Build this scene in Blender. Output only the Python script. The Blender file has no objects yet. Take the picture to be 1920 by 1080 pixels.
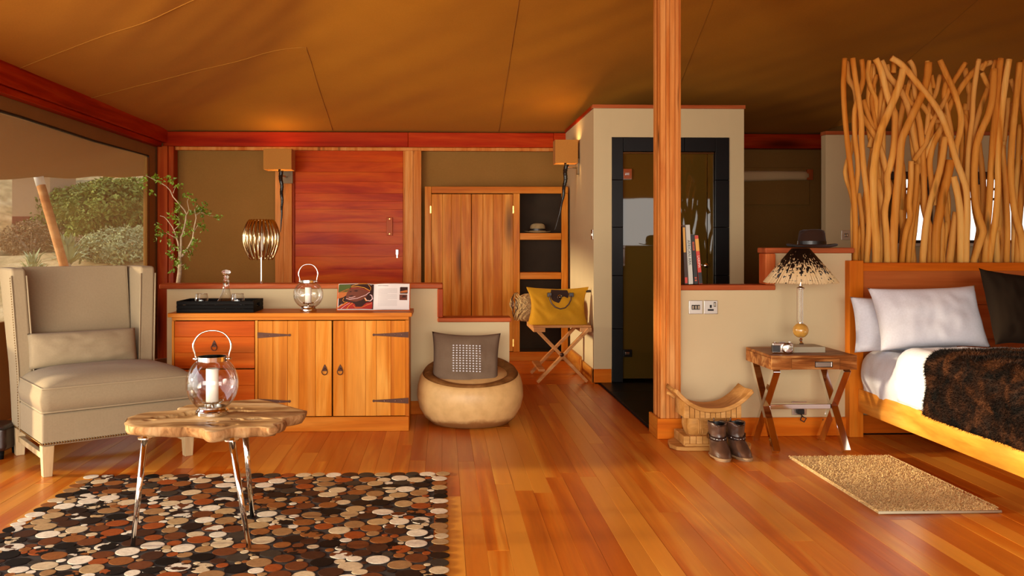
import bpy, bmesh, math, random
from mathutils import Vector, Matrix, noise
random.seed(7)
D = bpy.data; SC = bpy.context.scene; COL = SC.collection
PI = math.pi
# ------------------------------------------------------------------ camera
F, CX, CY, H, PSI = 1700.0, 889.0, 455.0, 1.3, math.radians(2.0)
cam = D.objects.new('camera', D.cameras.new('camera')); COL.objects.link(cam)
cam.location = (0, 0, H); cam.rotation_euler = (PI/2, 0, -PSI)
cam.data.sensor_width = 36; cam.data.lens = 36*F/1920
cam.data.shift_x = (960-CX)/1920; cam.data.shift_y = -(540-CY)/1920
cam.data.clip_start = .05; cam.data.clip_end = 300
SC.camera = cam
SC.view_settings.view_transform = 'Standard'; SC.view_settings.look = 'None'
SC.view_settings.gamma = 1; SC.view_settings.use_curve_mapping = False
SC.view_settings.exposure = 0.0
# ------------------------------------------------------------------ world and daylight
wd = D.worlds.new('sky'); SC.world = wd; wd.use_nodes = True
wn = wd.node_tree.nodes; wl = wd.node_tree.links
bg = wn['Background']
tcw = wn.new('ShaderNodeTexCoord'); sx = wn.new('ShaderNodeSeparateXYZ'); wl.new(tcw.outputs['Generated'], sx.inputs[0])
mm_ = wn.new('ShaderNodeMath'); mm_.operation = 'MULTIPLY_ADD'; mm_.inputs[1].default_value = .5; mm_.inputs[2].default_value = .5; wl.new(sx.outputs['Z'], mm_.inputs[0])
rw = wn.new('ShaderNodeValToRGB'); wl.new(mm_.outputs[0], rw.inputs[0])
e_ = rw.color_ramp.elements.new(.47); e_.color = (.95, .89, .80, 1)
rw.color_ramp.elements[0].position = .40; rw.color_ramp.elements[0].color = (.34, .27, .17, 1)
rw.color_ramp.elements[2].position = .8; rw.color_ramp.elements[2].color = (.80, .86, .95, 1)
wl.new(rw.outputs[0], bg.inputs[0]); bg.inputs[1].default_value = 2.3
def sun(name, dirv, strength, color, angle):
    l = D.lights.new(name, 'SUN'); l.energy = strength; l.color = color; l.angle = math.radians(angle)
    o = D.objects.new(name, l); COL.objects.link(o)
    o.rotation_euler = Vector(dirv).to_track_quat('-Z', 'Y').to_euler(); o.location = (-12, 2, 6)
sun('evening_sun', (1, .05, -.135), 7.5, (1.0, .82, .54), 4.0)
def area(name, loc, dirv, sx_, sy_, power, color, spread=180):
    l = D.lights.new(name, 'AREA'); l.shape = 'RECTANGLE'; l.size = sx_; l.size_y = sy_; l.energy = power; l.color = color; l.spread = math.radians(spread)
    o = D.objects.new(name, l); COL.objects.link(o); o.location = loc
    o.rotation_euler = Vector(dirv).to_track_quat('-Z', 'Y').to_euler()
area('daylight_open_front', (-1.2, -2.6, 1.5), (0, 1, -.16), 7, 1.8, 150, (1, .93, .82), 90)
area('ceiling_fill_side', (-5.0, 1.5, .7), (.5, 1, .36), 3.6, 2.0, 66, (1, .88, .68), 60)  # added fill lamp aimed up at the roof, stands in for ground bounce
# ------------------------------------------------------------------ pixel to metres helpers (photo measured once, everything stands where it is)
def ray(px, py):
    r = (px-CX)/F
    return (math.cos(PSI)*r+math.sin(PSI), -math.sin(PSI)*r+math.cos(PSI), (CY-py)/F)
def W(px, py, Y):
    d = ray(px, py); t = Y/d[1]; return Vector((t*d[0], Y, H+t*d[2]))
def WX(px, py, X):
    d = ray(px, py); t = X/d[0]; return Vector((X, t*d[1], H+t*d[2]))
def G(px, py, z=0.0):
    d = ray(px, py); t = (z-H)/d[2]; return Vector((t*d[0], t*d[1], z))
# ------------------------------------------------------------------ materials
MATS = {}
def L(c):
    return tuple(((v/255)/12.92 if v/255 <= .04045 else ((v/255+.055)/1.055)**2.4) for v in c[:3])+(1,)
class NT:
    def __init__(s, name):
        s.m = D.materials.new(name); s.m.use_nodes = True; s.t = s.m.node_tree; s.n = s.t.nodes; s.b = s.n['Principled BSDF']
    def add(s, typ, **kw):
        n = s.n.new(typ)
        for k, v in kw.items():
            if k.startswith('i_'):
                n.inputs[k[2:].replace('_', ' ')].default_value = v
            else: setattr(n, k, v)
        return n
    def ln(s, a, b): s.t.links.new(a, b)
    def ramp(s, fac, stops, interp='LINEAR'):
        r = s.add('ShaderNodeValToRGB'); cr = r.color_ramp; cr.interpolation = interp
        while len(cr.elements) < len(stops): cr.elements.new(.5)
        for e, (p, c) in zip(cr.elements, stops): e.position = p; e.color = c if len(c) == 4 else tuple(c)+(1,)
        s.ln(fac, r.inputs[0]); return r.outputs[0]
    def mix(s, fac, a, b, bt='MIX'):
        m = s.add('ShaderNodeMix', data_type='RGBA', blend_type=bt)
        for sock, v in ((m.inputs[0], fac), (m.inputs[6], a), (m.inputs[7], b)):
            if hasattr(v, 'links'): s.ln(v, sock)
            else: sock.default_value = v
        return m.outputs[2]
    def math(s, op, a, b=0.0):
        m = s.add('ShaderNodeMath', operation=op)
        for i, v in enumerate((a, b)):
            if hasattr(v, 'links'): s.ln(v, m.inputs[i])
            else: m.inputs[i].default_value = v
        return m.outputs[0]
    def bump(s, h, strength, dist=.01):
        b = s.add('ShaderNodeBump'); b.inputs['Strength'].default_value = strength; b.inputs['Distance'].default_value = dist
        s.ln(h, b.inputs['Height']); s.ln(b.outputs[0], s.b.inputs['Normal']); return b
    def noise(s, vec, scale, detail=3, rough=.5, dist=0):
        n = s.add('ShaderNodeTexNoise'); n.inputs['Scale'].default_value = scale; n.inputs['Detail'].default_value = detail
        n.inputs['Roughness'].default_value = rough; n.inputs['Distortion'].default_value = dist
        if vec is not None: s.ln(vec, n.inputs['Vector'])
        return n.outputs[0]
    def coords(s, rnd=True, scale=(1, 1, 1)):
        g = s.add('ShaderNodeNewGeometry'); mp = s.add('ShaderNodeMapping'); mp.inputs['Scale'].default_value = scale
        if rnd:
            oi = s.add('ShaderNodeObjectInfo'); mu = s.math('MULTIPLY', oi.outputs['Random'], 31.7)
            c = s.add('ShaderNodeCombineXYZ'); [s.ln(mu, c.inputs[i]) for i in range(3)]
            va = s.add('ShaderNodeVectorMath', operation='ADD'); s.ln(g.outputs['Position'], va.inputs[0]); s.ln(c.outputs[0], va.inputs[1])
            s.ln(va.outputs[0], mp.inputs['Vector']); s.rnd = oi.outputs['Random']
        else: s.ln(g.outputs['Position'], mp.inputs['Vector'])
        return mp.outputs[0]
def wood(name, dark, mid, light, axis='z', scale=9, rough=.38, coat=.15, var=.35, knots=.0, stretch=.07, bump=.12, sat=0):
    k = NT(name); st = [1, 1, 1]; st['xyz'.index(axis)] = stretch
    v = k.coords(True, tuple(st)); v2 = k.coords(True, tuple(.2 if q < 1 else 1 for q in st))
    n1 = k.noise(v, scale, 4, .55, 1.2); n2 = k.noise(v, scale*9, 2, .6)
    n3 = k.noise(v, scale*.35, 1, .5, .5)
    c = k.ramp(n1, [(.28, L(dark)), (.5, L(mid)), (.72, L(light))])
    c = k.mix(.16, c, k.ramp(n2, [(.35, (.25, .25, .25)), (.6, (1, 1, 1))]), 'MULTIPLY')
    c = k.mix(k.math('MULTIPLY', k.rnd, var), c, L(dark))
    if 'plank' in name: c = k.mix(k.math('MULTIPLY', k.math('GREATER_THAN', k.math('FRACT', k.math('MULTIPLY', k.rnd, 17.3)), .74), .45), c, L(light))
    c = k.mix(k.math('MULTIPLY', k.ramp(n3, [(.5, (0, 0, 0)), (.75, (1, 1, 1))]), .5*var+.1), c, L(light))
    if knots:
        vo = k.add('ShaderNodeTexVoronoi'); vo.inputs['Scale'].default_value = knots
        k.ln(v2, vo.inputs['Vector'])
        kk = k.ramp(vo.outputs['Distance'], [(.05, (1, 1, 1)), (.20, (0, 0, 0))])
        c = k.mix(k.math('MULTIPLY', kk, .8), c, L(tuple(q*.35 for q in dark)))
    k.ln(c, k.b.inputs['Base Color'])
    k.b.inputs['Roughness'].default_value = rough+.08; k.b.inputs['Coat Weight'].default_value = coat if 'plank' in name else coat*.25; k.b.inputs['Coat Roughness'].default_value = .18
    k.b.inputs['Specular IOR Level'].default_value = .3 if 'plank' in name else .035
    k.bump(n2, bump, .002); MATS[name] = k.m; return k.m
def plain(name, col, rough=.5, metal=0, var=0.0, vs=6, bump=0, bs=60, spec=None, coat=0, sheen=0):
    k = NT(name); c = L(col)
    if var or bump: v = k.coords(True)
    if var:
        n = k.noise(v, vs, 4); c2 = tuple(q*(1-var) for q in c[:3])+(1,); k.ln(k.ramp(n, [(.35, c2), (.65, c)]), k.b.inputs['Base Color'])
    else: k.b.inputs['Base Color'].default_value = c
    if bump: k.bump(k.noise(v, bs, 3), bump, .003)
    k.b.inputs['Roughness'].default_value = rough; k.b.inputs['Metallic'].default_value = metal
    k.b.inputs['Coat Weight'].default_value = coat; k.b.inputs['Sheen Weight'].default_value = sheen
    if spec is not None: k.b.inputs['Specular IOR Level'].default_value = spec
    MATS[name] = k.m; return k.m
def fabric(name, col, col2=None, scale=420, rough=.9, bump=.25, sheen=.2, big=.12):
    k = NT(name); v = k.coords(False)
    w1 = k.add('ShaderNodeTexWave'); w1.inputs['Scale'].default_value = scale/6.28; k.ln(v, w1.inputs['Vector']); w1.bands_direction = 'Z'
    w2 = k.add('ShaderNodeTexWave'); w2.inputs['Scale'].default_value = scale/6.28; k.ln(v, w2.inputs['Vector']); w2.bands_direction = 'X'
    h = k.math('ADD', w1.outputs[1], w2.outputs[1])
    n = k.noise(v, 3.5, 4); n2 = k.noise(v, 90, 3)
    c = k.mix(n, L(col), L(col2 or tuple(q*(1-big) for q in col)))
    c = k.mix(.18, c, k.ramp(n2, [(.3, (.55, .55, .55)), (.7, (1, 1, 1))]), 'MULTIPLY')
    k.ln(c, k.b.inputs['Base Color']); k.bump(k.math('ADD', k.math('MULTIPLY', h, .4), n2), bump, .0015)
    k.b.inputs['Roughness'].default_value = rough; k.b.inputs['Sheen Weight'].default_value = sheen*.3; k.b.inputs['Specular IOR Level'].default_value = .12; MATS[name] = k.m; return k.m
def glass(name, tint=(1, 1, 1), rough=0.0, ior=1.45):
    k = NT(name); k.b.inputs['Base Color'].default_value = tuple(tint)+(1,); k.b.inputs['Transmission Weight'].default_value = 1
    k.b.inputs['Roughness'].default_value = rough; k.b.inputs['IOR'].default_value = ior; MATS[name] = k.m; return k.m
def thinglass(name, tint=(1, 1, 1), refl=.12, alpha_col=None):
    k = NT(name); tr = k.add('ShaderNodeBsdfTransparent'); tr.inputs[0].default_value = tuple(tint)+(1,)
    gl = k.add('ShaderNodeBsdfGlossy'); gl.inputs['Roughness'].default_value = .02
    fr = k.add('ShaderNodeLayerWeight'); fr.inputs[0].default_value = .35
    fac = k.math('ADD', k.math('MULTIPLY', fr.outputs['Facing'], .75), refl)
    ms = k.add('ShaderNodeMixShader'); k.ln(k.math('MINIMUM', fac, 1.0), ms.inputs[0]); k.ln(tr.outputs[0], ms.inputs[1]); k.ln(gl.outputs[0], ms.inputs[2])
    k.ln(ms.outputs[0], k.n['Material Output'].inputs[0]); MATS[name] = k.m; return k.m
# woods: sawn cypress tones of the room
OR_D, OR_M, OR_L = (168, 78, 22), (205, 112, 40), (226, 150, 72)
wood('cabinet_wood_x', (172, 84, 18), (204, 118, 32), (224, 152, 62), 'x', 8, .34, .2, .22, 3.5)
wood('cabinet_wood_z', (172, 84, 16), (210, 126, 34), (234, 168, 76), 'z', 8, .34, .2, .35, 3.0)
wood('drawer_wood_x', (164, 62, 10), (200, 90, 18), (216, 116, 34), 'x', 7, .36, .15, .25, 2.5)
wood('red_wood_x', (132, 22, 4), (172, 42, 8), (198, 70, 20), 'x', 8, .34, .2, .3, 2.5)
wood('red_wood_y', (132, 22, 4), (172, 42, 8), (198, 70, 20), 'y', 8, .34, .2, .3, 2.5)
wood('red_wood_z', (128, 34, 10), (172, 62, 20), (200, 98, 38), 'z', 8, .34, .2, .35, 2.5)
wood('door_wood', (162, 36, 2), (200, 72, 4), (222, 108, 14), 'x', 6, .32, .25, .3, 0, stretch=.12)
wood('post_wood', (186, 94, 32), (222, 144, 70), (238, 176, 106), 'z', 11, .42, .1, .45, 8)
wood('bed_wood_x', (188, 82, 14), (216, 112, 24), (230, 140, 44), 'x', 6, .34, .2, .2, 2.5)
wood('bed_wood_y', (190, 104, 30), (222, 146, 54), (238, 174, 80), 'y', 6, .34, .2, .15, 2.5, stretch=.15)
wood('bed_wood_z', (186, 86, 14), (216, 120, 28), (230, 148, 50), 'z', 6, .34, .2, .2, 2)
wood('panel_wood', (158, 72, 30), (184, 96, 44), (198, 116, 58), 'x', 6, .4, .1, .2)
wood('cap_wood_x', (150, 64, 30), (186, 94, 50), (208, 128, 80), 'x', 8, .36, .2, .3, 3)
wood('cap_wood_z', (158, 62, 26), (196, 92, 42), (214, 128, 72), 'z', 8, .36, .2, .3, 3)
wood('plank_wood', (172, 74, 6), (212, 114, 22), (238, 172, 66), 'y', 5, .24, .12, .75, 0, stretch=.06, bump=.05)
wood('plank_wood_x', (200, 94, 12), (226, 120, 24), (238, 144, 42), 'x', 5, .24, .12, .3, 0, stretch=.06, bump=.05)
wood('slab_wood', (118, 78, 42), (196, 158, 106), (228, 202, 156), 'x', 7, .42, .1, 0, 4, stretch=.3)
wood('slab_bark', (104, 62, 32), (172, 124, 78), (212, 170, 120), 'z', 16, .5, 0, 0, 0, stretch=.3)
wood('branch_wood', (194, 114, 32), (240, 174, 78), (252, 208, 122), 'z', 7, .45, .08, .5, 9, stretch=.1, bump=.3)
wood('night_wood', (88, 42, 16), (158, 96, 46), (216, 164, 100), 'x', 14, .3, .25, .3, 0, stretch=.22)
wood('stool_wood', (166, 112, 52), (202, 148, 82), (222, 172, 108), 'x', 8, .42, .1, 0, 3, stretch=.2)
wood('pale_wood', (170, 140, 100), (196, 168, 126), (214, 190, 150), 'z', 10, .5, 0, .1)
wood('stand_wood', (178, 112, 60), (208, 146, 88), (228, 176, 118), 'x', 10, .42, .1, .2)
wood('black_wood', (10, 9, 8), (18, 16, 15), (30, 27, 25), 'x', 20, .5, .0, .1, stretch=.03)
k = NT('bowl_wood')   # pale carved trunk with a darker rim and foot
v = k.coords(False); n = k.noise(v, 5, 6, .6, .4); sp = k.add('ShaderNodeSeparateXYZ'); g = k.add('ShaderNodeNewGeometry'); k.ln(g.outputs['Position'], sp.inputs[0])
zz = k.math('ADD', sp.outputs['Z'], k.math('MULTIPLY', k.math('SUBTRACT', n, .5), .10))
c = k.ramp(zz, [(.045, L((150, 104, 58))), (.075, L((222, 184, 122))), (.30, L((222, 182, 118))), (.40, L((206, 160, 98)))])
n2 = k.noise(v, 16, 5); c = k.mix(.35, c, k.ramp(n2, [(.3, (.6, .5, .38)), (.6, (1, 1, 1))]), 'MULTIPLY')
k.ln(c, k.b.inputs['Base Color']); k.b.inputs['Roughness'].default_value = .45; k.bump(n2, .3, .006); MATS['bowl_wood'] = k.m
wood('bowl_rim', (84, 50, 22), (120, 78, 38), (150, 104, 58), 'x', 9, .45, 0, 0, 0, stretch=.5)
plain('plaster', (210, 190, 148), .85, var=.05, vs=2.2, bump=.12, bs=40)
fabric('canvas_wall', (156, 112, 58), (144, 104, 50), 500, .95, .1, .05)
fabric('canvas_roof', (194, 126, 34), (184, 118, 28), 500, .95, .1, .05)
plain('seam_thread', (168, 110, 26), .9)
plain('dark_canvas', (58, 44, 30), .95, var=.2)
fabric('linen', (156, 138, 110), (146, 128, 100), 700, .92, .3, .25)
plain('linen_piping', (154, 136, 106), .9)
fabric('grey_cushion', (124, 104, 84), (112, 92, 74), 600, .85, .25, .1)
fabric('white_cotton', (232, 234, 242), (226, 228, 236), 900, .85, .12, .1)
fabric('dark_velvet', (40, 28, 17), (26, 18, 11), 700, .9, .15, .0)
fabric('mustard_canvas', (208, 152, 34), (192, 136, 26), 700, .75, .15, .1)
fabric('shade_cloth', (190, 130, 62), (180, 120, 54), 700, .9, .15, .1)
plain('brass_dark', (96, 60, 30), .4, 1)
plain('nail_brass', (120, 88, 48), .35, 1)
plain('iron', (88, 52, 36), .55, .6, var=.3, vs=30)
plain('chrome', (232, 230, 226), .07, 1)
plain('steel', (205, 200, 192), .16, 1)
plain('brushed_steel', (196, 190, 182), .3, 1)
plain('brass', (214, 170, 92), .25, 1)
plain('black_leather', (22, 16, 13), .38, coat=.1, bump=.15, bs=90)
plain('brown_leather', (92, 64, 48), .34, var=.5, vs=14, bump=.25, bs=60, coat=.25)
plain('dark_leather', (44, 26, 20), .4, bump=.2, bs=80)
plain('sole', (150, 118, 82), .6)
plain('black_matt', (10, 9, 8), .6)
plain('black_gloss', (12, 11, 12), .22)
plain('black_tile', (14, 13, 14), .36, var=.25, vs=9, spec=.25)
plain('dark_grout', (8, 8, 9), .8)
plain('wax', (246, 240, 226), .45)
plain('white_page', (216, 208, 204), .6)
plain('white_plastic', (230, 226, 218), .4)
plain('horn_black', (22, 17, 14), .28)
plain('bulb_glow', (255, 214, 150), .5)
plain('felt_brown', (56, 36, 26), .95, sheen=.1, spec=.1)
plain('plate_bronze', (128, 108, 80), .5, spec=.3)
plain('felt_tan', (158, 136, 96), .9, var=.2, vs=40)
plain('straw', (204, 168, 112), .8, var=.45, vs=70, bump=.5, bs=120)
plain('amber_stone', (214, 160, 72), .15, var=.25, vs=26, coat=.6)
plain('box_cloth', (170, 158, 132), .6)
plain('cream_canvas', (226, 190, 140), .9)
plain('bark', (196, 172, 140), .8, var=.35, vs=40, bump=.4)
plain('leaf_green', (120, 148, 36), .45, var=.5, vs=4)
plain('terracotta', (120, 70, 40), .8)
plain('soil', (40, 28, 18), .95)
plain('reed_dark', (20, 13, 9), .45)
plain('reed_pale', (226, 196, 140), .45)
plain('porcelain_stone', (206, 196, 176), .3)
plain('frame_dark', (46, 30, 20), .5)
plain('rope', (150, 122, 84), .9)
plain('rug_backing', (40, 26, 16), .95)
for nm, em, col in (('bulb_glow', 14, (1, .72, .36)),):
    b = MATS[nm].node_tree.nodes['Principled BSDF']; b.inputs['Emission Color'].default_value = col+(1,); b.inputs['Emission Strength'].default_value = em
glass('clear_crystal'); thinglass('thin_glass', (1, 1, 1), .05); glass('water', (.98, .98, 1), 0, 1.33)
thinglass('smoked_gold', (.62, .42, .18), .38)
plain('shower_glass', (78, 60, 20), .02); MATS['shower_glass'].node_tree.nodes['Principled BSDF'].inputs['IOR'].default_value = 1.95
thinglass('window_glass', (.95, .96, .96), .03)
k = NT('window_mesh'); tr = k.add('ShaderNodeBsdfTransparent'); df = k.add('ShaderNodeBsdfDiffuse'); df.inputs[0].default_value = L((190, 170, 140))
ms = k.add('ShaderNodeMixShader'); ms.inputs[0].default_value = .34; k.ln(tr.outputs[0], ms.inputs[1]); k.ln(df.outputs[0], ms.inputs[2]); k.ln(ms.outputs[0], k.n['Material Output'].inputs[0]); MATS['window_mesh'] = k.m
# cowhide for the round rug pieces: whites, creams, tans, rust, browns and blacks, some of them pied
def hide(name, island):
    k = NT(name); v = k.coords(True)
    if island:
        g = k.add('ShaderNodeNewGeometry'); r = g.outputs['Random Per Island']
    else: r = k.rnd
    cols = [(0, (238, 226, 202)), (.12, (216, 194, 156)), (.22, (190, 158, 112)), (.32, (164, 124, 80)), (.42, (150, 92, 46)), (.52, (158, 78, 32)), (.58, (112, 62, 32)), (.68, (72, 42, 26)), (.76, (42, 27, 19)), (.83, (18, 14, 13)), (.94, (64, 56, 46))]
    c = k.ramp(r, [(p, L(q)) for p, q in cols], 'CONSTANT')
    pied = k.math('GREATER_THAN', k.math('FRACT', k.math('MULTIPLY', r, 57.3)), .86)
    spot = k.ramp(k.noise(v, 16, 3), [(.49, (0, 0, 0)), (.51, (1, 1, 1))])
    c = k.mix(k.math('MULTIPLY', pied, spot), c, k.mix(k.math('GREATER_THAN', r, .6), L((24, 18, 16)), L((232, 222, 200))))
    c = k.mix(.55, c, k.ramp(k.noise(v, 45, 6, .7), [(.3, (.45, .4, .36)), (.65, (1, 1, 1))]), 'MULTIPLY')
    k.ln(c, k.b.inputs['Base Color']); k.b.inputs['Roughness'].default_value = .6; k.b.inputs['Specular IOR Level'].default_value = .12
    k.bump(k.noise(v, 200, 3), .3, .002); MATS[name] = k.m
hide('cowhide', False); hide('cowhide_island', True)
k = NT('fur'); v = k.coords(False); n = k.noise(v, 7, 5, .6, .6); n2 = k.noise(v, 60, 2)
c = k.ramp(n, [(.40, L((14, 10, 8))), (.52, L((40, 22, 12))), (.70, L((92, 54, 30)))]); c = k.mix(.4, c, k.ramp(n2, [(.3, (.4, .4, .4)), (.7, (1, 1, 1))]), 'MULTIPLY')
k.ln(c, k.b.inputs['Base Color']); k.b.inputs['Roughness'].default_value = .6; k.b.inputs['Specular IOR Level'].default_value = .15; MATS['fur'] = k.m
k = NT('jute'); v = k.coords(False); n = k.noise(v, 120, 4, .7); n2 = k.noise(v, 34, 4)
c = k.ramp(n, [(.3, L((150, 110, 60))), (.5, L((222, 186, 126))), (.7, L((246, 222, 170)))]); c = k.mix(.5, c, k.ramp(n2, [(.35, (.62, .55, .45)), (.6, (1, 1, 1))]), 'MULTIPLY')
k.ln(c, k.b.inputs['Base Color']); k.b.inputs['Roughness'].default_value = .9; k.bump(n, .8, .006); MATS['jute'] = k.m
k = NT('hill_ground'); v = k.coords(False); n = k.noise(v, .9, 8, .65); n2 = k.noise(v, 4, 6, .7)
c = k.ramp(n, [(.35, L((120, 112, 66))), (.5, L((200, 168, 112))), (.65, L((226, 196, 144)))]); c = k.mix(.6, c, k.ramp(n2, [(.35, (.4, .38, .3)), (.6, (1, 1, 1))]), 'MULTIPLY')
k.ln(c, k.b.inputs['Base Color']); k.b.inputs['Roughness'].default_value = .95; MATS['hill_ground'] = k.m
plain('bush_leaf', (134, 146, 56), .8, var=.5, vs=2); plain('bush_grey', (180, 184, 130), .8, var=.4, vs=2); plain('bush_dry', (160, 132, 92), .9, var=.4, vs=3)
plain('hut_wall', (172, 140, 104), .9); plain('rust', (120, 56, 34), .9, var=.3)
# ------------------------------------------------------------------ mesh builder
class MB:
    def __init__(s): s.v = []; s.f = []
    def quad8(s, p):
        b = len(s.v); s.v += [tuple(q) for q in p]
        s.f += [[b+i for i in q] for q in ((0, 3, 2, 1), (4, 5, 6, 7), (0, 1, 5, 4), (1, 2, 6, 5), (2, 3, 7, 6), (3, 0, 4, 7))]; return s
    def box(s, x0, x1, y0, y1, z0, z1):
        if x0 > x1: x0, x1 = x1, x0
        if y0 > y1: y0, y1 = y1, y0
        if z0 > z1: z0, z1 = z1, z0
        return s.quad8([(x0, y0, z0), (x1, y0, z0), (x1, y1, z0), (x0, y1, z0), (x0, y0, z1), (x1, y0, z1), (x1, y1, z1), (x0, y1, z1)])
    def bar(s, a, b, w, d, up=(0, 0, 1)):
        a, b = Vector(a), Vector(b); t = (b-a).normalized(); u = Vector(up)
        if abs(t.dot(u)) > .98: u = Vector((0, 1, 0))
        x = t.cross(u).normalized()*w/2; y = x.normalized().cross(t)*d/2
        return s.quad8([a-x-y, a+x-y, a+x+y, a-x+y, b-x-y, b+x-y, b+x+y, b-x+y])
    def tube(s, pts, r, n=10, cap=True, closed=False):
        pts = [Vector(p) for p in pts]; m = len(pts); rs = r if isinstance(r, (list, tuple)) else [r]*m
        b = len(s.v); prev = None
        for i, p in enumerate(pts):
            if closed: t = pts[(i+1) % m]-pts[i-1]
            else: t = pts[min(i+1, m-1)]-pts[max(i-1, 0)]
            t = t.normalized() if t.length > 1e-9 else Vector((0, 0, 1))
            if prev is None:
                prev = t.orthogonal().normalized()
            prev = (prev-t*prev.dot(t)); prev = prev.normalized() if prev.length > 1e-6 else t.orthogonal().normalized()
            q = t.cross(prev)
            for j in range(n):
                a = 2*PI*j/n; s.v.append(tuple(p+(prev*math.cos(a)+q*math.sin(a))*rs[i]))
        for i in range(m if closed else m-1):
            i2 = (i+1) % m
            for j in range(n):
                j2 = (j+1) % n; s.f.append([b+i*n+j, b+i*n+j2, b+i2*n+j2, b+i2*n+j])
        if cap and not closed:
            s.f.append([b+j for j in range(n)][::-1]); s.f.append([b+(m-1)*n+j for j in range(n)])
        return s
    def lathe(s, prof, n=32, c=(0, 0, 0), ell=(1, 1), fn=None):
        b = len(s.v); c = Vector(c); m = len(prof)
        for r, z in prof:
            for j in range(n):
                a = 2*PI*j/n; p = Vector((r*math.cos(a)*ell[0], r*math.sin(a)*ell[1], z))
                if fn: p = fn(p, a)
                s.v.append(tuple(c+p))
        for i in range(m-1):
            for j in range(n):
                j2 = (j+1) % n; s.f.append([b+i*n+j, b+i*n+j2, b+(i+1)*n+j2, b+(i+1)*n+j])
        if prof[0][0] > 1e-4: s.f.append([b+j for j in range(n)][::-1])
        if prof[-1][0] > 1e-4: s.f.append([b+(m-1)*n+j for j in range(n)])
        return s
    def shell(s, prof, n=32, c=(0, 0, 0)):   # open lathe without caps
        b = len(s.v); s.lathe(prof, n, c); s.f = [q for q in s.f if len(q) == 4 or min(q) < b]; return s
    def prism(s, out, z0, z1):
        b = len(s.v); n = len(out)
        s.v += [(p[0], p[1], z0) for p in out]+[(p[0], p[1], z1) for p in out]
        s.f.append([b+i for i in range(n)][::-1]); s.f.append([b+n+i for i in range(n)])
        for i in range(n): j = (i+1) % n; s.f.append([b+i, b+j, b+n+j, b+n+i])
        return s
    def prism_y(s, out, y0, y1):   # outline in x,z
        b = len(s.v); n = len(out)
        s.v += [(p[0], y0, p[1]) for p in out]+[(p[0], y1, p[1]) for p in out]
        s.f.append([b+i for i in range(n)]); s.f.append([b+n+i for i in range(n)][::-1])
        for i in range(n): j = (i+1) % n; s.f.append([b+i, b+n+i, b+n+j, b+j])
        return s
    def grid(s, fn, nu, nv, closed_u=False):
        b = len(s.v)
        for i in range(nu+(0 if closed_u else 1)):
            for j in range(nv+1): s.v.append(tuple(fn(i/nu, j/nv)))
        for i in range(nu):
            i2 = (i+1) % nu if closed_u else i+1
            for j in range(nv): s.f.append([b+i*(nv+1)+j, b+i2*(nv+1)+j, b+i2*(nv+1)+j+1, b+i*(nv+1)+j+1])
        return s
    def xf(s, M, start=0):
        s.v = s.v[:start]+[tuple(M @ Vector(p)) for p in s.v[start:]]; return s
    def build(s, name, mat, parent=None, bevel=0, seg=2, smooth=None, sub=0, solid=0, weld=False, loc=None):
        me = D.meshes.new(name); o_v = s.v
        if loc is not None: l = Vector(loc); o_v = [tuple(Vector(p)-l) for p in s.v]
        me.from_pydata(o_v, [], s.f); me.validate()
        bm = bmesh.new(); bm.from_mesh(me)
        if weld: bmesh.ops.remove_doubles(bm, verts=bm.verts, dist=1e-5)
        bmesh.ops.recalc_face_normals(bm, faces=bm.faces); bm.to_mesh(me); bm.free()
        sm = smooth if smooth is not None else (sub > 0)
        if sm: me.polygons.foreach_set('use_smooth', [True]*len(me.polygons))
        me.materials.append(MATS[mat] if isinstance(mat, str) else mat)
        o = D.objects.new(name, me); COL.objects.link(o)
        if loc is not None: o.location = loc
        if parent: o.parent = parent
        if solid: m = o.modifiers.new('s', 'SOLIDIFY'); m.thickness = solid; m.offset = 0
        if bevel:
            m = o.modifiers.new('b', 'BEVEL'); m.width = bevel; m.segments = seg; m.limit_method = 'ANGLE'; m.angle_limit = math.radians(40)
            if seg > 1: me.polygons.foreach_set('use_smooth', [True]*len(me.polygons)); m.harden_normals = True
        if sub: m = o.modifiers.new('u', 'SUBSURF'); m.levels = sub; m.render_levels = sub
        return o
def tag(o, label, cat, group=None, kind=None):
    o['label'] = label; o['category'] = cat
    if group: o['group'] = group
    if kind: o['kind'] = kind
    return o
def thing(name, label, cat, loc=(0, 0, 0), rz=0, group=None):
    o = D.objects.new(name, None); COL.objects.link(o); o.location = loc; o.rotation_euler = (0, 0, rz); o.empty_display_size = .1
    return tag(o, label, cat, group)
def struct(name, loc=(0, 0, 0)):
    o = D.objects.new(name, None); COL.objects.link(o); o.location = loc; o['kind'] = 'structure'; return o
def st(o): o['kind'] = 'structure'; return o
def copy_tree(o, parent=None):
    c = o.copy(); COL.objects.link(c); c.parent = parent
    for ch in list(o.children): copy_tree(ch, c)
    return c
def rot_z(a): return Matrix.Rotation(a, 4, 'Z')
def text_mesh(txt, size, name, mat, parent, M, extrude=.0004, squash=1.0):
    cu = D.curves.new('t', 'FONT'); cu.body = txt; cu.size = size; cu.extrude = extrude; cu.align_x = 'CENTER'; cu.align_y = 'CENTER'; cu.resolution_u = 3
    t = D.objects.new('t', cu); COL.objects.link(t); dg = bpy.context.evaluated_depsgraph_get(); me = D.meshes.new_from_object(t.evaluated_get(dg)); D.objects.remove(t)
    me.transform(Matrix.Diagonal((squash, 1, 1, 1))); me.transform(M); me.materials.clear(); me.materials.append(MATS[mat]); me.name = name
    o = D.objects.new(name, me); COL.objects.link(o); o.parent = parent; return o
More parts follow.
